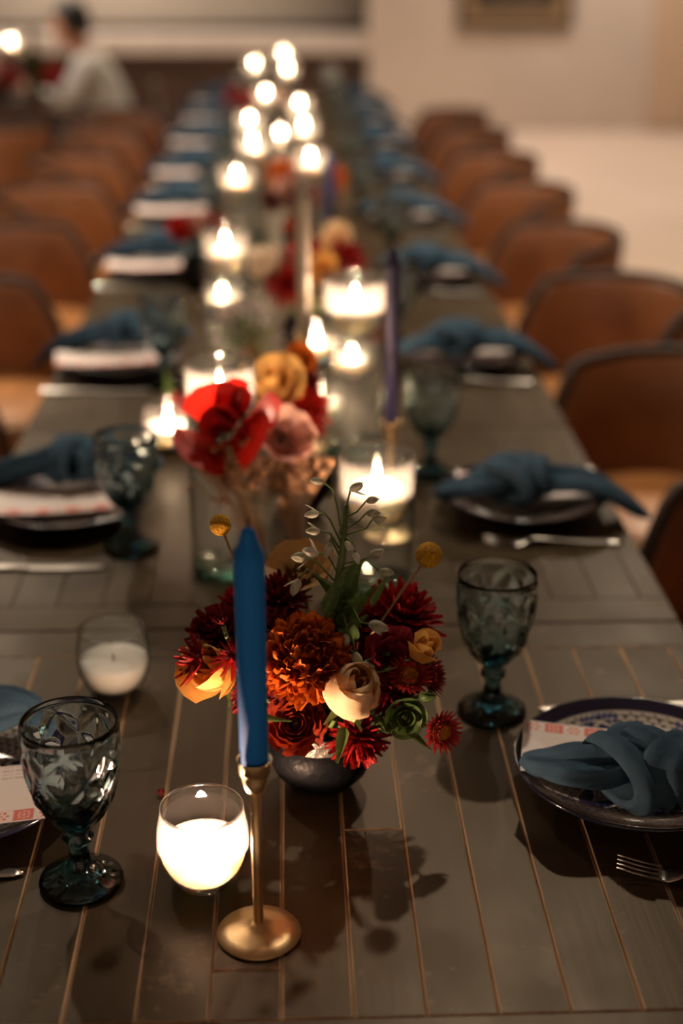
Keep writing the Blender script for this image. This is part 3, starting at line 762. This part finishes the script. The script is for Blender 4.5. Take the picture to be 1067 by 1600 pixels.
def bud(label, loc, d, R, base=BC, m='leaf', group='flowers in the black bowl'):
    t = thing('flower_bud', label, 'bud', loc, 0, group, d)
    for i in range(5):
        me = cup_petal('petal', m, R * .8, R * 2.1, 1.7, -.3, .02, i, .75, 6, 5)
        put('sepal', me, t, mtx=Matrix.Rotation(2 * pi * i / 5, 4, 'Z') @ Matrix.Translation((0, 0, -R)))
    stem_to(t, base, .0018)
    return t
def craspedia(label, loc, R, base):
    d = Vector(loc) - Vector(base)
    t = thing('craspedia', label, 'flower', loc, 0, 'yellow ball flowers above the bowl', d)
    b = MB(); vs = []; nu, nv = 28, 40; fs = []
    for i in range(nu + 1):
        for j in range(nv):
            th, ph = pi * i / nu, 2 * pi * j / nv
            rr = R * (1 + .05 * ((i + j) % 2) - .02 * random.random())
            vs.append((rr * sin(th) * cos(ph), rr * sin(th) * sin(ph), rr * cos(th)))
    for i in range(nu):
        for j in range(nv): j2 = (j + 1) % nv; fs.append((i * nv + j, i * nv + j2, (i + 1) * nv + j2, (i + 1) * nv + j))
    b.add(vs, fs); b.build('ball', M['yellow'], t)
    e = Vector((0, 0, -d.length)); k = .004
    MB().tube([(0, 0, -R * .9), (k * .4, 0, e.z * .35), (-k * .5, k * .3, e.z * .65), e], .0011, 6).build('stem', M['dry'], t)
    MB().tube([(.0008, .0006, -R * .95), (k * .6, k * .2, e.z * .4), (-k * .2, 0, e.z * .7), e], .0008, 5).build('stem_fibre', M['dry'], t)
    return t

# bowl of the nearest arrangement
bw = thing('flower_bowl', 'round black clay bowl packed with red and orange flowers on the nearest table', 'bowl', (.024, 1.215, T + .0005))
MB().lathe([(.0001, 0), (.026, 0), (.034, .006), (.046, .020), (.0525, .036), (.0515, .048), (.046, .056), (.0440, .058), (.0425, .056), (.046, .046), (.047, .036), (.041, .021), (.03, .010), (.0001, .008)], 56, close=False).build('body', M['bowl'], bw)
MB().lathe([(.0455, .0545), (.0462, .060), (.0445, .0665), (.0470, .071), (.0462, .0735), (.0430, .073), (.0415, .062), (.0425, .056)], 56, close=False).build('collar', M['bowlrim'], bw, label='worn silver collar')

def P(x, y, z): return (x, y, T + z)
pompom('large burnt orange pompom chrysanthemum in the middle of the bowl', P(.008, 1.163, .166), (-.1, -.72, .62), .042, 'orange', 290)
rose('rust red ruffled ranunculus hanging over the bowl rim', P(-.001, 1.158, .102), (-.1, -.80, .55), .027, 'rust', layers=((.18, .62, 3, 2.2, .0), (.30, .70, 4, 2.0, .05), (.42, .74, 5, 1.7, .12), (.55, .74, 6, 1.5, .2), (.68, .70, 7, 1.3, .3), (.80, .62, 7, 1.2, .45), (.9, .5, 7, 1.1, .6)), ruff=.09, H=1.25, name='ranunculus', sep=False)
rose('pale peach rose at the front of the bowl', P(.049, 1.142, .140), (.20, -.60, .76), .0325, 'peach', H=1.75, rz=.9, layers=((.40, 1.06, 3, 2.8, -.35), (.66, 1.08, 3, 2.8, -.30), (.86, 1.02, 3, 2.6, -.16), (1.0, .95, 3, 2.4, -.04)))
rose('small orange rose on the right edge of the bouquet', P(.117, 1.175, .165), (.35, -.35, .87), .0155, 'apricot', H=1.9)
rose('apricot rose on the left behind the blue taper', P(-.072, 1.178, .146), (-.55, -.45, .55), .030, 'apricot', H=1.5)
mum('chrysanthemum', 'broad crimson chrysanthemum at the upper right of the bouquet', P(.102, 1.235, .172), (.30, -.28, .9), .041, 'crimson', 6, 24)
rose('dark pink carnation beneath the broad crimson bloom', P(.088, 1.185, .160), (.25, -.8, .5), .023, 'magenta', layers=((.3, .7, 3, 2.2, .2), (.6, .8, 4, 2.0, .4), (.9, .8, 5, 1.8, .7)), ruff=.16, H=1.3, name='carnation')
strawflower('red strawflower with amber disc facing up, right of the peach rose', P(.106, 1.168, .144), (.1, -.5, .8), .023)
strawflower('red strawflower turned sideways at the right edge of the bouquet', P(.127, 1.192, .131), (.85, -.35, .3), .023)
strawflower('red strawflower with amber disc drooping over the table', P(.134, 1.140, .102), (.42, -.85, .2), .022, base=(.08, 1.19, T + .075))
mum('chrysanthemum', 'maroon chrysanthemum facing forward, between peach rose and green rosette', P(.091, 1.170, .124), (.2, -.95, .05), .024, 'maroon', 5, 18)
bud('closed green bud at the right of the bouquet', P(.122, 1.152, .132), (.6, -.5, .3), .0095)
rose('open green rosette at the lower right of the bouquet', P(.102, 1.150, .110), (.15, -.95, .15), .0165, 'leaf', layers=((.25, .6, 3, 2.2, .1), (.5, .65, 4, 2.0, .3), (.8, .65, 5, 1.9, .5), (1.0, .6, 5, 1.7, .6)), H=1.1, name='green_rosette', sep=False)
bud('closed green bud beside the peach rose', P(.080, 1.152, .101), (.3, -.8, -.1), .0105)
mum('chrysanthemum', 'crimson bloom hanging below the peach rose over the bowl', P(.058, 1.158, .083), (.12, -.88, -.25), .029, 'crimson', 6, 22, base=(.03, 1.2, T + .07))
mum('chrysanthemum', 'crimson spidery bloom pointing left, leftmost of the bouquet', P(-.090, 1.172, .163), (-.85, -.25, .40), .026, 'crimson', 3, 16, width=.16, droop=.25)
mum('chrysanthemum', 'crimson spidery bloom drooping in front of the apricot rose', P(-.054, 1.150, .180), (-.05, -.25, .95), .023, 'crimson', 3, 14, width=.16, droop=-.5)
mum('chrysanthemum', 'maroon chrysanthemum at the upper left of the bouquet', P(-.070, 1.212, .168), (-.45, -.45, .75), .035, 'maroon', 6, 22)
mum('chrysanthemum', 'crimson chrysanthemum behind the blue taper', P(-.052, 1.243, .180), (-.25, -.25, .9), .027, 'crimson', 5, 18)
mum('chrysanthemum', 'small dark upright bloom on a thin pale stem at the left', P(-.066, 1.168, .203), (-.25, -.05, 1), .012, 'maroon', 3, 12, droop=.7, base=(-.035, 1.18, T + .15))
mum('chrysanthemum', 'maroon chrysanthemum behind the orange pompom', P(-.014, 1.243, .190), (-.1, -.35, .9), .030, 'maroon', 5, 20)
mum('chrysanthemum', 'dark maroon bloom between blue taper and orange pompom', P(-.022, 1.195, .180), (-.2, -.6, .7), .024, 'maroon', 5, 18)
mum('chrysanthemum', 'maroon bloom low in the middle behind the orange pompom', P(.066, 1.225, .165), (.1, -.6, .7), .027, 'maroon', 5, 18)
mum('chrysanthemum', 'maroon bloom filling the gap right of the orange pompom', P(.052, 1.195, .140), (.1, -.8, .5), .026, 'maroon', 5, 18)
mum('chrysanthemum', 'maroon bloom low at the left over the bowl rim', P(-.040, 1.185, .120), (-.6, -.7, .2), .028, 'maroon', 5, 18)
rose('tan carnation at the back of the bouquet', P(.004, 1.282, .205), (-.25, -.35, .9), .027, 'tan', layers=((.3, .6, 3, 2.2, .2), (.6, .7, 4, 2.0, .5), (.95, .7, 5, 1.8, .9)), ruff=.14, H=1.1, name='carnation')
craspedia('yellow ball flower on a thin stem at the left, above the blue taper shoulder', P(-.067, 1.210, .283), .0098, P(-.040, 1.218, .19))
craspedia('yellow ball flower on a dry stem at the right, largest of the two', P(.125, 1.2, .254), .0118, P(.066, 1.195, .165))

# white flowering stalk
st = thing('white_flower_stalk', 'tall green stalk with drooping white buds rising from the bouquet', 'flower', P(.045, 1.2, .07))
def lp(x, z, dy=0.): return (x - .045, dy, z - .07)
MB().tube([lp(.040, .075), lp(.034, .165), lp(.0385, .214), lp(.0445, .254), lp(.0485, .305)], [.0042, .0042, .0040, .0034, .0024], 10).build('main_stem', M['stem'], st)
def bell(x, z, dy, dx, dz, s=1.):
    o = thing('white_bud', '', 'bud'); del o['category']; del o['label']
    o.parent = st; o.location = lp(x, z, dy); o.rotation_mode = 'QUATERNION'; o.rotation_quaternion = Vector((dx, -.25, dz)).to_track_quat('Z', 'Y')
    b = MB()
    for i in range(3):
        me = cup_petal('p', 'budwhite', .0046 * s, .0115 * s, 2.4, -.2, .03, i, .7, 6, 5); mt = Matrix.Rotation(2 * pi * i / 3 + x * 99, 4, 'Z')
        b.add([mt @ v.co for v in me.vertices], [tuple(p.vertices) for p in me.polygons])
    lf = petal_me('p', 'budwhite', .011 * s, .005 * s, .3, .3, .5); mt = Matrix.Rotation(x * 300, 4, 'Z') @ Matrix.Rotation(.5, 4, 'X')
    b.add([mt @ v.co for v in lf.vertices], [tuple(p.vertices) for p in lf.polygons])
    me = b.mesh('bud_petals', M['budwhite'])
    bpy.data.objects.remove(o)
    q = Vector((dx, -.25, dz)).to_track_quat('Z', 'Y').to_matrix().to_4x4()
    return put('white_bud', me, st, mtx=Matrix.Translation(lp(x, z, dy)) @ q)
def twig(pts):
    MB().tube([lp(*p) for p in pts], [.0009] * len(pts), 6).build('twig', M['stem'], st)
for (pts, dx, dz, s) in [
    ([(.043, .285), (.040, .305, -.004), (.036, .323, -.006), (.027, .331, -.008)], -1, .25, 1.1),
    ([(.048, .300), (.050, .312, -.002), (.052, .321, -.004)], .9, .6, 1.3),
    ([(.047, .292), (.058, .300, -.004), (.066, .311, -.006)], .9, .25, 1.1),
    ([(.046, .280), (.060, .292, -.006), (.066, .300, -.008)], 1, .1, 1.2),
    ([(.045, .275), (.066, .284, -.006), (.072, .294, -.008)], 1, .2, 1.2),
    ([(.043, .268), (.034, .292, -.006), (.028, .302, -.010), (.023, .302, -.010)], -1, -.1, 1.2),
    ([(.042, .262), (.033, .281, -.008), (.024, .284, -.010)], -1, .1, 1.2),
    ([(.042, .255), (.036, .272, -.010), (.034, .278, -.012), (.033, .274, -.014)], -.3, -1, 1.3),
    ([(.043, .246), (.062, .254, -.008), (.070, .258, -.010)], .8, .5, 1.3),
    ([(.042, .240), (.066, .255, -.010), (.078, .244, -.012)], 1, -.1, 1.25),
    ([(.041, .236), (.030, .262, -.010), (.022, .262, -.012)], -.6, .3, 1.5),
    ([(.040, .226), (.022, .252, -.010), (.014, .258, -.012)], -.7, .2, 1.6),
    ([(.039, .220), (.012, .246, -.010), (.004, .238, -.014)], -.4, -1, 1.5),
    ([(.041, .21), (.052, .215, -.02), (.060, .200, -.028), (.068, .199, -.030)], 1, -.2, 1.7),
    ([(.040, .20), (.045, .205, -.02), (.048, .196, -.030), (.047, .190, -.032)], .0, -1, 1.1),
    ([(.039, .19), (.048, .192, -.026), (.054, .182, -.034), (.055, .174, -.038)], .3, -1, 1.5),
    ([(.039, .18), (.046, .178, -.030), (.056, .172, -.040), (.060, .164, -.042)], 1, -.2, 1.2),
    ([(.045, .288), (.042, .280, -.006), (.047, .272, -.008)], .6, -.5, 1.0),
    ([(.045, .275), (.054, .270, -.006), (.056, .262, -.010)], .3, -1, 1.0)]:
    twig(pts); e = pts[-1]; bell(e[0], e[1], e[2] if len(e) > 2 else 0, dx, dz, s)
LEAF = petal_me('leaf', 'leaf', .045, .016, .25, .15, .55, 7, 5)
LEAF2 = petal_me('leaf', 'leaf', .026, .014, .25, .3, .45, 6, 5)
rl = random.Random(4)
for i in range(15):
    a = rl.uniform(-1.2, 1.2); z = rl.uniform(.160, .215)
    put('leaf', LEAF if i % 2 else LEAF2, st, mtx=Matrix.Translation(lp(.038 + rl.uniform(-.012, .018), z, -.006 + rl.uniform(-.012, .008))) @ Matrix.Rotation(-a, 4, 'Y') @ Matrix.Rotation(rl.uniform(.6, 1.5), 4, 'X'))
# loose leaves tucked among the blooms
for i, (x, y, z, dv, sc, lab) in enumerate([(-.044, 1.145, .118, (.9, -.2, -.15), .9, 'green leaf under the apricot rose'), (.075, 1.165, .150, (.5, -.7, .4), .8, 'green leaf beside the peach rose'),
        (.100, 1.16, .095, (.6, -.6, -.4), .8, 'green leaf below the green rosette'), (.045, 1.145, .105, (-.2, -.7, -.7), .8, 'green leaf under the peach rose'), (.075, 1.215, .195, (.4, -.4, .9), 1., 'green leaf at the back of the bouquet')]):
    o = put('loose_leaf', LEAF, loc=P(x, y, z)); o.rotation_mode = 'QUATERNION'; o.rotation_quaternion = Vector(dv).to_track_quat('Y', 'Z'); o.scale = (sc,) * 3
    tag(o, lab, 'leaf', 'leaves tucked into the bouquet')
pt = MB().grid(lambda u, v: ((v - .5) * .009 * sin(pi * (.1 + .85 * u)), u * .012, .0012 + .003 * (v - .5) ** 2 * 4), 5, 5).build('fallen_petal', M['crimson'], loc=(-.134, 1.192, T + .0002))
tag(pt, 'fallen dark red petal on the planks behind the nearest glowing votive', 'petal')

# bud vase group with red blooms
def budvase(x, y, h, label):
    t = thing('bud_vase', label, 'vase', (x, y, T + .0006), 0, 'slim clear bud vases')
    MB().lathe([(.0001, 0), (.017, 0), (.019, .004), (.013, .02), (.0085, .05), (.0085, h * .55), (.012, h * .85), (.019, h), (.0183, h), (.0112, h * .85), (.0075, h * .55), (.0075, .05), (.011, .022), (.0001, .01)], 32, close=False).build('glass', M['clear'], t)
budvase(-.034, 1.655, .135, 'slim clear bud vase holding the scarlet bloom'); budvase(.008, 1.72, .125, 'slim clear bud vase holding the pale pink carnation')
G1 = 'flowers in the slim bud vases'
rose('scarlet wide petalled bloom above the bud vase', P(-.085, 1.645, .225), (-.1, -.75, .65), .041, 'scarlet', base=P(-.034, 1.655, .04), layers=((.55, .9, 3, 2.2, .5), (1.0, .85, 4, 1.6, .9)), ruff=.06, H=1.2, group=G1, name='scarlet_bloom', sep=False)
rose('second scarlet bloom with raised petals beside the first', P(-.058, 1.668, .240), (.2, -.5, .85), .032, 'scarlet', base=P(-.034, 1.655, .04), layers=((.6, 1.0, 3, 2.0, .4), (1.0, .9, 4, 1.6, .7)), ruff=.06, H=1.3, group=G1, name='scarlet_bloom', sep=False)
rose('pale pink carnation beside the scarlet blooms', P(-.009, 1.68, .205), (.2, -.7, .6), .030, 'pink', base=P(.008, 1.72, .04), layers=((.3, .7, 3, 2.2, .2), (.6, .8, 4, 2.0, .4), (.95, .8, 6, 1.7, .7)), ruff=.16, H=1.2, group=G1, name='carnation')
rose('yellow rose behind the scarlet blooms', P(-.030, 1.90, .200), (.1, -.6, .7), .042, 'butter', base=P(.01, 1.95, .03), group='flowers in the second bowl')
rose('orange rose behind the yellow one', P(.002, 1.95, .216), (.3, -.5, .7), .028, 'orange', base=P(.01, 1.95, .03), group='flowers in the second bowl')
mum('chrysanthemum', 'scarlet bloom behind the pale pink carnation', P(.022, 1.90, .165), (.5, -.6, .4), .038, 'scarlet', 4, 16, base=P(.01, 1.95, .03), join=True, group='flowers in the second bowl')
mum('chrysanthemum', 'dark maroon bloom under the orange rose', P(.020, 1.96, .185), (.4, -.6, .5), .030, 'maroon', 4, 16, base=P(.01, 1.95, .03), join=True, group='flowers in the second bowl')
def dried(label, loc, base, m, n, sp, group, up=.0):
    t = thing('dried_spray', label, 'flower', loc, 0, group); r = random.Random(hash(label) % 999 if False else len(label)); b = MB(); tw = MB()
    inv = Vector(base) - Vector(loc)
    for i in range(n):
        p = Vector((r.gauss(0, sp), r.gauss(0, sp * .7), r.gauss(up, sp * .8))); s = r.uniform(.003, .007)
        mt = Matrix.Translation(p) @ Matrix.Rotation(r.uniform(0, 6), 4, Vector((r.random(), r.random(), r.random() + .1)))
        vs = [mt @ Vector(v) for v in ((s, 0, 0), (-s, 0, 0), (0, s, 0), (0, -s, 0), (0, 0, s), (0, 0, -s))]
        b.add(vs, [(0, 2, 4), (2, 1, 4), (1, 3, 4), (3, 0, 4), (2, 0, 5), (1, 2, 5), (3, 1, 5), (0, 3, 5)])
        if i % 4 == 0: tw.tube([inv, inv * .4 + p * .4, p], .0006, 4)
    b.build('florets', M[m], t, kind='stuff'); tw.build('twigs', M['dry'], t, kind='stuff')
dried('dry brown flower spray under the scarlet blooms', P(-.076, 1.65, .175), P(-.034, 1.655, .03), 'brown', 150, .019, G1)
dried('dry brown flower spray under the pink carnation', P(-.006, 1.69, .158), P(.008, 1.72, .03), 'brown', 170, .021, G1)
dried('pale lilac and green spray beyond the tall left hurricane glass', P(-.085, 2.5, .150), P(-.06, 2.5, .03), 'lilac', 130, .030, 'flowers in the third bowl')
dried('fine green spray beyond the tall left hurricane glass', P(-.075, 2.45, .125), P(-.06, 2.5, .03), 'leaf', 90, .024, 'flowers in the third bowl')
def bowl2(x, y, label, s=1.):
    t = thing('flower_bowl', label, 'bowl', (x, y, T + .0005), 0, 'black flower bowls down the row')
    MB().lathe([(.0001, 0), (.026, 0), (.034, .006), (.046, .020), (.0525, .036), (.0515, .048), (.046, .058), (.047, .066), (.0435, .066), (.0425, .056), (.047, .036), (.041, .021), (.03, .010), (.0001, .008)], 40, close=False).build('body', M['bowl'], t)
G = ['', 'flowers in the second bowl', 'flowers in the third bowl', 'flowers in the fourth bowl', 'flowers in the fifth bowl', 'flowers in the sixth bowl']
bowl2(.01, 1.955, 'black clay flower bowl behind the bud vases'); bowl2(-.06, 2.5, 'black clay flower bowl with the lilac spray')
bowl2(.03, 2.80, 'black clay flower bowl beyond the pale taper'); bowl2(-.21, 3.35, 'black clay flower bowl at the left, with scarlet blooms'); bowl2(.03, 3.85, 'black clay flower bowl by the far blue taper'); bowl2(-.10, 5.95, 'black clay flower bowl at the far end of the row')
b3 = P(.03, 2.80, .04)
rose('cream rose left of the pale taper', P(-.047, 2.75, .188), (-.3, -.7, .5), .034, 'cream', base=b3, group=G[3])
rose('bright orange rose right of the pale taper', P(.053, 2.74, .178), (.2, -.8, .4), .032, 'apricot', base=b3, group=G[3])
rose('soft peach rose high in the fourth bowl', P(.085, 2.86, .210), (.3, -.6, .7), .034, 'peach', base=b3, group=G[3])
for (x, y, z, d, R, m, lab) in [(-.005, 2.74, .150, (-.2, -.8, .4), .045, 'crimson', 'crimson bloom under the cream rose'), (.115, 2.80, .185, (.5, -.6, .5), .042, 'crimson', 'crimson bloom right of the bright orange rose'), (.03, 2.78, .205, (0, -.5, .8), .036, 'scarlet', 'scarlet bloom between the cream and orange roses'), (-.03, 2.82, .16, (-.7, -.4, .4), .04, 'maroon', 'maroon bloom behind the cream rose'), (.09, 2.72, .13, (.5, -.7, .2), .036, 'maroon', 'maroon bloom low right in the fourth bowl'), (.018, 2.85, .24, (0, -.3, .9), .03, 'rust', 'rust bloom topmost in the fourth bowl')]:
    mum('chrysanthemum', lab, P(x, y, z), d, R, m, 4, 16, base=b3, join=True, group=G[3])
mum('chrysanthemum', 'scarlet bloom behind the navy taper', P(.150, 2.45, .145), (.2, -.7, .5), .036, 'scarlet', 4, 16, base=P(.13, 2.5, .002), join=True, group='single stems on the table')
rose('scarlet tulip shaped bloom at the left of the row', P(-.240, 3.3, .140), (-.3, -.6, .7), .032, 'scarlet', base=P(-.21, 3.35, .04), group=G[4], H=1.9)
mum('chrysanthemum', 'scarlet bloom beside the tulip shaped one', P(-.178, 3.3, .152), (.3, -.6, .7), .042, 'scarlet', 4, 16, base=P(-.21, 3.35, .04), join=True, group=G[4])
rose('pale pink rose between the two far scarlet blooms', P(-.208, 3.3, .155), (0, -.6, .7), .028, 'pink', base=P(-.21, 3.35, .04), group=G[4])
b5 = P(.03, 3.85, .04)
for (x, y, z, d, R, m, lab) in [(-.018, 3.8, .195, (-.2, -.6, .7), .048, 'orange', 'orange bloom in the fifth bowl, left of the blue taper'), (.120, 3.85, .175, (.5, -.6, .5), .042, 'orange', 'orange bloom in the fifth bowl, right of the blue taper'), (.03, 3.75, .14, (0, -.8, .3), .045, 'crimson', 'crimson bloom low in the fifth bowl'), (-.04, 3.8, .13, (-.6, -.6, .2), .040, 'maroon', 'maroon bloom low in the fifth bowl'), (.05, 3.9, .22, (0, -.3, .9), .04, 'scarlet', 'scarlet bloom high in the fifth bowl'), (.095, 3.78, .135, (.6, -.6, .2), .038, 'rust', 'rust bloom low right in the fifth bowl')]:
    mum('chrysanthemum', lab, P(x, y, z), d, R, m, 4, 16, base=b5, join=True, group=G[4 + 0] if False else 'flowers in the fifth bowl')
rose('pale pink rose at the front of the fifth bowl', P(.0, 3.74, .165), (0, -.8, .5), .034, 'pink', base=b5, group='flowers in the fifth bowl')
for (x, y, z, d, R, m, lab) in [(-.215, 5.98, .165, (-.4, -.5, .7), .05, 'crimson', 'crimson bloom far left near the end of the row'), (-.06, 5.9, .17, (.2, -.6, .7), .05, 'orange', 'orange bloom near the end of the row'), (-.13, 5.92, .15, (-.1, -.7, .6), .048, 'scarlet', 'scarlet bloom near the end of the row')]:
    mum('chrysanthemum', lab, P(x, y, z), d, R, m, 4, 16, base=P(-.10, 5.95, .04), join=True, group='flowers in the sixth bowl')
# small greens beside the left votive
mum('chrysanthemum', 'small crimson bloom by the glowing left votive', P(-.190, 2.30, .046), (.1, -.6, .6), .026, 'crimson', 4, 14, base=P(-.165, 2.33, .003), join=True, group='single stems on the table')
lo = put('loose_leaf', LEAF, loc=P(-.205, 2.30, .062)); lo.rotation_euler = (.9, 0, .3); tag(lo, 'green leaf above the glowing left votive', 'leaf')

# ------------------------------------------------------------------ side table with guest, far left
TC = (-1.72, 7.72)
t2 = thing('round_table', 'round dark wooden table far left with red flowers on it', 'table', (*TC, 0))
MB().lathe([(.0001, .715), (.53, .715), (.55, .722), (.55, .742), (.54, .75), (.0001, .75)], 56, close=False).build('tabletop', M['bar'], t2)
MB().lathe([(.26, .001), (.27, .02), (.10, .05), (.06, .12), (.06, .60), (.14, .70), (.16, .715)], 32).build('pedestal', M['bar'], t2)
wb = thing('wine_bottle', 'dark green bottle standing on the round table', 'bottle', (-1.28, 7.55, T + .0005))
MB().lathe([(.0001, 0), (.036, 0), (.038, .004), (.038, .19), (.034, .215), (.018, .24), (.0145, .255), (.0145, .30), (.0165, .302), (.0165, .312), (.0145, .314), (.0001, .314)], 32, close=False).build('glass_body', M['bottle'], wb)
MB().lathe([(.0166, .27), (.0172, .272), (.0172, .316), (.0001, .3165)], 24, close=False).build('cap', M['bar'], wb, label='dark cap')
b6 = P(-1.42, 7.36, .05); bowl2(-1.42, 7.36, 'black clay flower bowl on the round table')
for (x, y, z, d, R, m, lab) in [(-1.40, 7.33, .13, (.2, -.6, .7), .075, 'scarlet', 'large scarlet bloom on the round table'), (-1.47, 7.31, .15, (-.3, -.6, .7), .07, 'pink', 'pale pink bloom on the round table'), (-1.36, 7.36, .11, (.6, -.5, .4), .06, 'scarlet', 'second scarlet bloom at the right of the round table bowl')]:
    mum('chrysanthemum', lab, P(x, y, z), d, R, m, 4, 16, base=b6, join=True, group='flowers on the round table')
bowl2(-1.245, 7.75, 'black clay flower bowl in front of the seated guest')
mum('chrysanthemum', 'low scarlet bloom in front of the seated guest', P(-1.205, 7.72, .08), (.1, -.7, .6), .07, 'scarlet', 4, 16, base=P(-1.245, 7.75, .05), join=True, group='flowers on the round table')
hurricane(-1.385, 7.56, .30, .043, 'tall hurricane glass on the round table', True, .9, 'round candle glowing on the round table')

def skin_fig(name, pts, edges, rads, m, parent, root=0, sub=1):
    me = bpy.data.meshes.new(name); me.from_pydata(pts, edges, []); me.materials.append(m)
    o = put(name, me, parent)
    md = o.modifiers.new('skin', 'SKIN'); md.use_smooth_shade = True
    if not me.skin_vertices: me.skin_vertices.new(name='')
    for i, r in enumerate(rads):
        me.skin_vertices[0].data[i].radius = (r, r) if not hasattr(r, '__len__') else r; me.skin_vertices[0].data[i].use_root = (i == root)
    s = o.modifiers.new('sub', 'SUBSURF'); s.levels = s.render_levels = sub
    return o
pr = thing('person', 'seated person with black hair in a white shirt leaning towards the round table', 'person', (-1.02, 7.78, 0), pi)
# figure faces local +X; seat height .46
pts, edg, rad = [], [], []
def node(p, r, par=None):
    pts.append(p); rad.append(r); i = len(pts) - 1
    if par is not None: edg.append((par, i))
    return i
pel = node((-.10, 0, .53), .12); sp1 = node((-.085, 0, .64), .115, pel); sp2 = node((-.045, 0, .76), (.125, .12), sp1); chs = node((-.01, 0, .87), (.13, .115), sp2); nk = node((.035, 0, .965), .055, chs); hd0 = node((.065, 0, 1.02), .06, nk)
for s in (-1, 1):
    sh = node((.005, s * .165, .90), .058, chs); el = node((.11, s * .215, .70), .042, sh); wr = node((.31, s * .13, .775), .027, el); pa = node((.365, s * .115, .782), (.036, .016), wr)
    for q in range(4):
        y0 = s * (.115 + (q - 1.5) * -.019); f1 = node((.405, y0, .788), .0095, pa); f2 = node((.43 + (.006, .012, .008, -.002)[q], y0, .786), .0088, f1); node((.448 + (.008, .016, .010, -.004)[q], y0, .774), .008, f2)
    th1 = node((.365, s * .085, .79), .011, pa); node((.395, s * .068, .79), .0095, th1)
    hp = node((-.08, s * .095, .53), .095, pel); kn = node((.33, s * .11, .53), .063, hp); an = node((.34, s * .115, .10), .038, kn); node((.44, s * .12, .045), .036, an)
body = skin_fig('body', pts, edg, rad, M['skin'], pr)
# head with face
b = MB(); nu, nv = 22, 28; vs = []; fs = []
for i in range(nu + 1):
    for j in range(nv):
        th, ph = pi * i / nu, 2 * pi * j / nv; x, y, z = sin(th) * cos(ph), sin(th) * sin(ph), cos(th)
        px_, py_, pz_ = x * .092, y * .074, z * .115
        if z < -.2: py_ *= 1 - .28 * (-z - .2); px_ *= 1 - .10 * (-z - .2)
        if x > .6 and abs(y) < .28 and -.32 < z < .12: px_ += .022 * (1 - abs(y) / .28) * (1 - abs(z + .14) / .26) if abs(z + .14) < .26 else 0   # nose
        if x > .5 and .08 < abs(y) < .5 and .02 < z < .28: px_ -= .009                                                                          # eye sockets
        if x > .6 and abs(y) < .3 and -.55 < z < -.42: px_ += .005                                                                                # lips
        vs.append((px_ + .09, py_, pz_ + 1.085))
for i in range(nu):
    for j in range(nv): j2 = (j + 1) % nv; fs.append((i * nv + j, i * nv + j2, (i + 1) * nv + j2, (i + 1) * nv + j))
b.add(vs, fs)
for s in (-1, 1):
    b.add([(.085 + .018 * cos(a), s * (.074 + .008 * (k % 2)), 1.075 + .03 * sin(a)) for k, a in enumerate([2 * pi * q / 10 for q in range(10)])], [tuple(range(10))])
hd = b.build('head', M['skin'], pr)
eb = MB()
for s in (-1, 1):
    eb.add([(.166 + .006 * cos(a), s * .030 + .012 * sin(a), 1.106 + .005 * cos(a)) for a in [2 * pi * q / 8 for q in range(8)]], [tuple(range(8))])
eb.build('eyes', M['hair'], pr)
b = MB(); vs = []; fs = []
for i in range(13):
    for j in range(28):
        th, ph = (pi * .62) * i / 12, 2 * pi * j / 28; cut = .30 if cos(ph) > .3 else 1.0
        t_ = th * (.62 if cos(ph) > .45 else 1.)
        x, y, z = sin(t_) * cos(ph), sin(t_) * sin(ph), cos(t_); k = 1 + .03 * sin(7 * ph + 5 * th)
        vs.append((x * .101 * k + .084, y * .084 * k, z * .124 * k + 1.09))
for i in range(12):
    for j in range(28): j2 = (j + 1) % 28; fs.append((i * 28 + j, i * 28 + j2, (i + 1) * 28 + j2, (i + 1) * 28 + j))
b.add(vs, fs); b.build('hair', M['hair'], pr)
# clothes over the body
cp, ce, cr = [], [], []
def cn(p, r, par=None):
    cp.append(p); cr.append(r); i = len(cp) - 1
    if par is not None: ce.append((par, i))
    return i
a0 = cn((-.10, 0, .56), .135); a1 = cn((-.085, 0, .66), .135, a0); a2 = cn((-.045, 0, .77), (.145, .135), a1); a3 = cn((-.01, 0, .88), (.145, .128), a2); cn((.02, 0, .945), .066, a3)
for s in (-1, 1):
    s1 = cn((.005, s * .168, .90), .072, a3); s2 = cn((.11, s * .218, .70), .058, s1); cn((.275, s * .148, .765), .042, s2)
skin_fig('shirt', cp, ce, cr, M['shirt'], pr)
cp, ce, cr = [], [], []
a0 = cn((-.10, 0, .53), .135)
for s in (-1, 1):
    h1 = cn((-.07, s * .095, .53), .108, a0); k1 = cn((.33, s * .11, .53), .078, h1); cn((.34, s * .115, .12), .06, k1)
skin_fig('trousers', cp, ce, cr, M['trousers'], pr)
for s in (-1, 1):
    MB().loft([[(x, s * .118 + w * cos(2 * pi * j / 12), .045 + (h if sin(2 * pi * j / 12) > 0 else .043) * sin(2 * pi * j / 12)) for j in range(12)] for x, w, h in ((.27, .02, .02), (.29, .04, .05), (.36, .045, .045), (.45, .048, .02), (.52, .03, .01), (.535, .01, .005))]).build('shoe', M['shoe'], pr)
sc_ = thing('side_chair', 'simple dark wooden chair under the seated person', 'chair', (-.92, 7.78, 0), pi)
MB().box(-.20, .22, -.21, .21, .37, .405).build('seat', M['bar'], sc_, smooth=False)
for sx in (-.18, .19):
    for sy in (-.18, .18): MB().box(sx - .018, sx + .018, sy - .018, sy + .018, .001, .37).build('leg', M['bar'], sc_, smooth=False)
MB().box(-.235, -.205, -.2, .2, .36, .80).build('backrest', M['bar'], sc_, smooth=False)
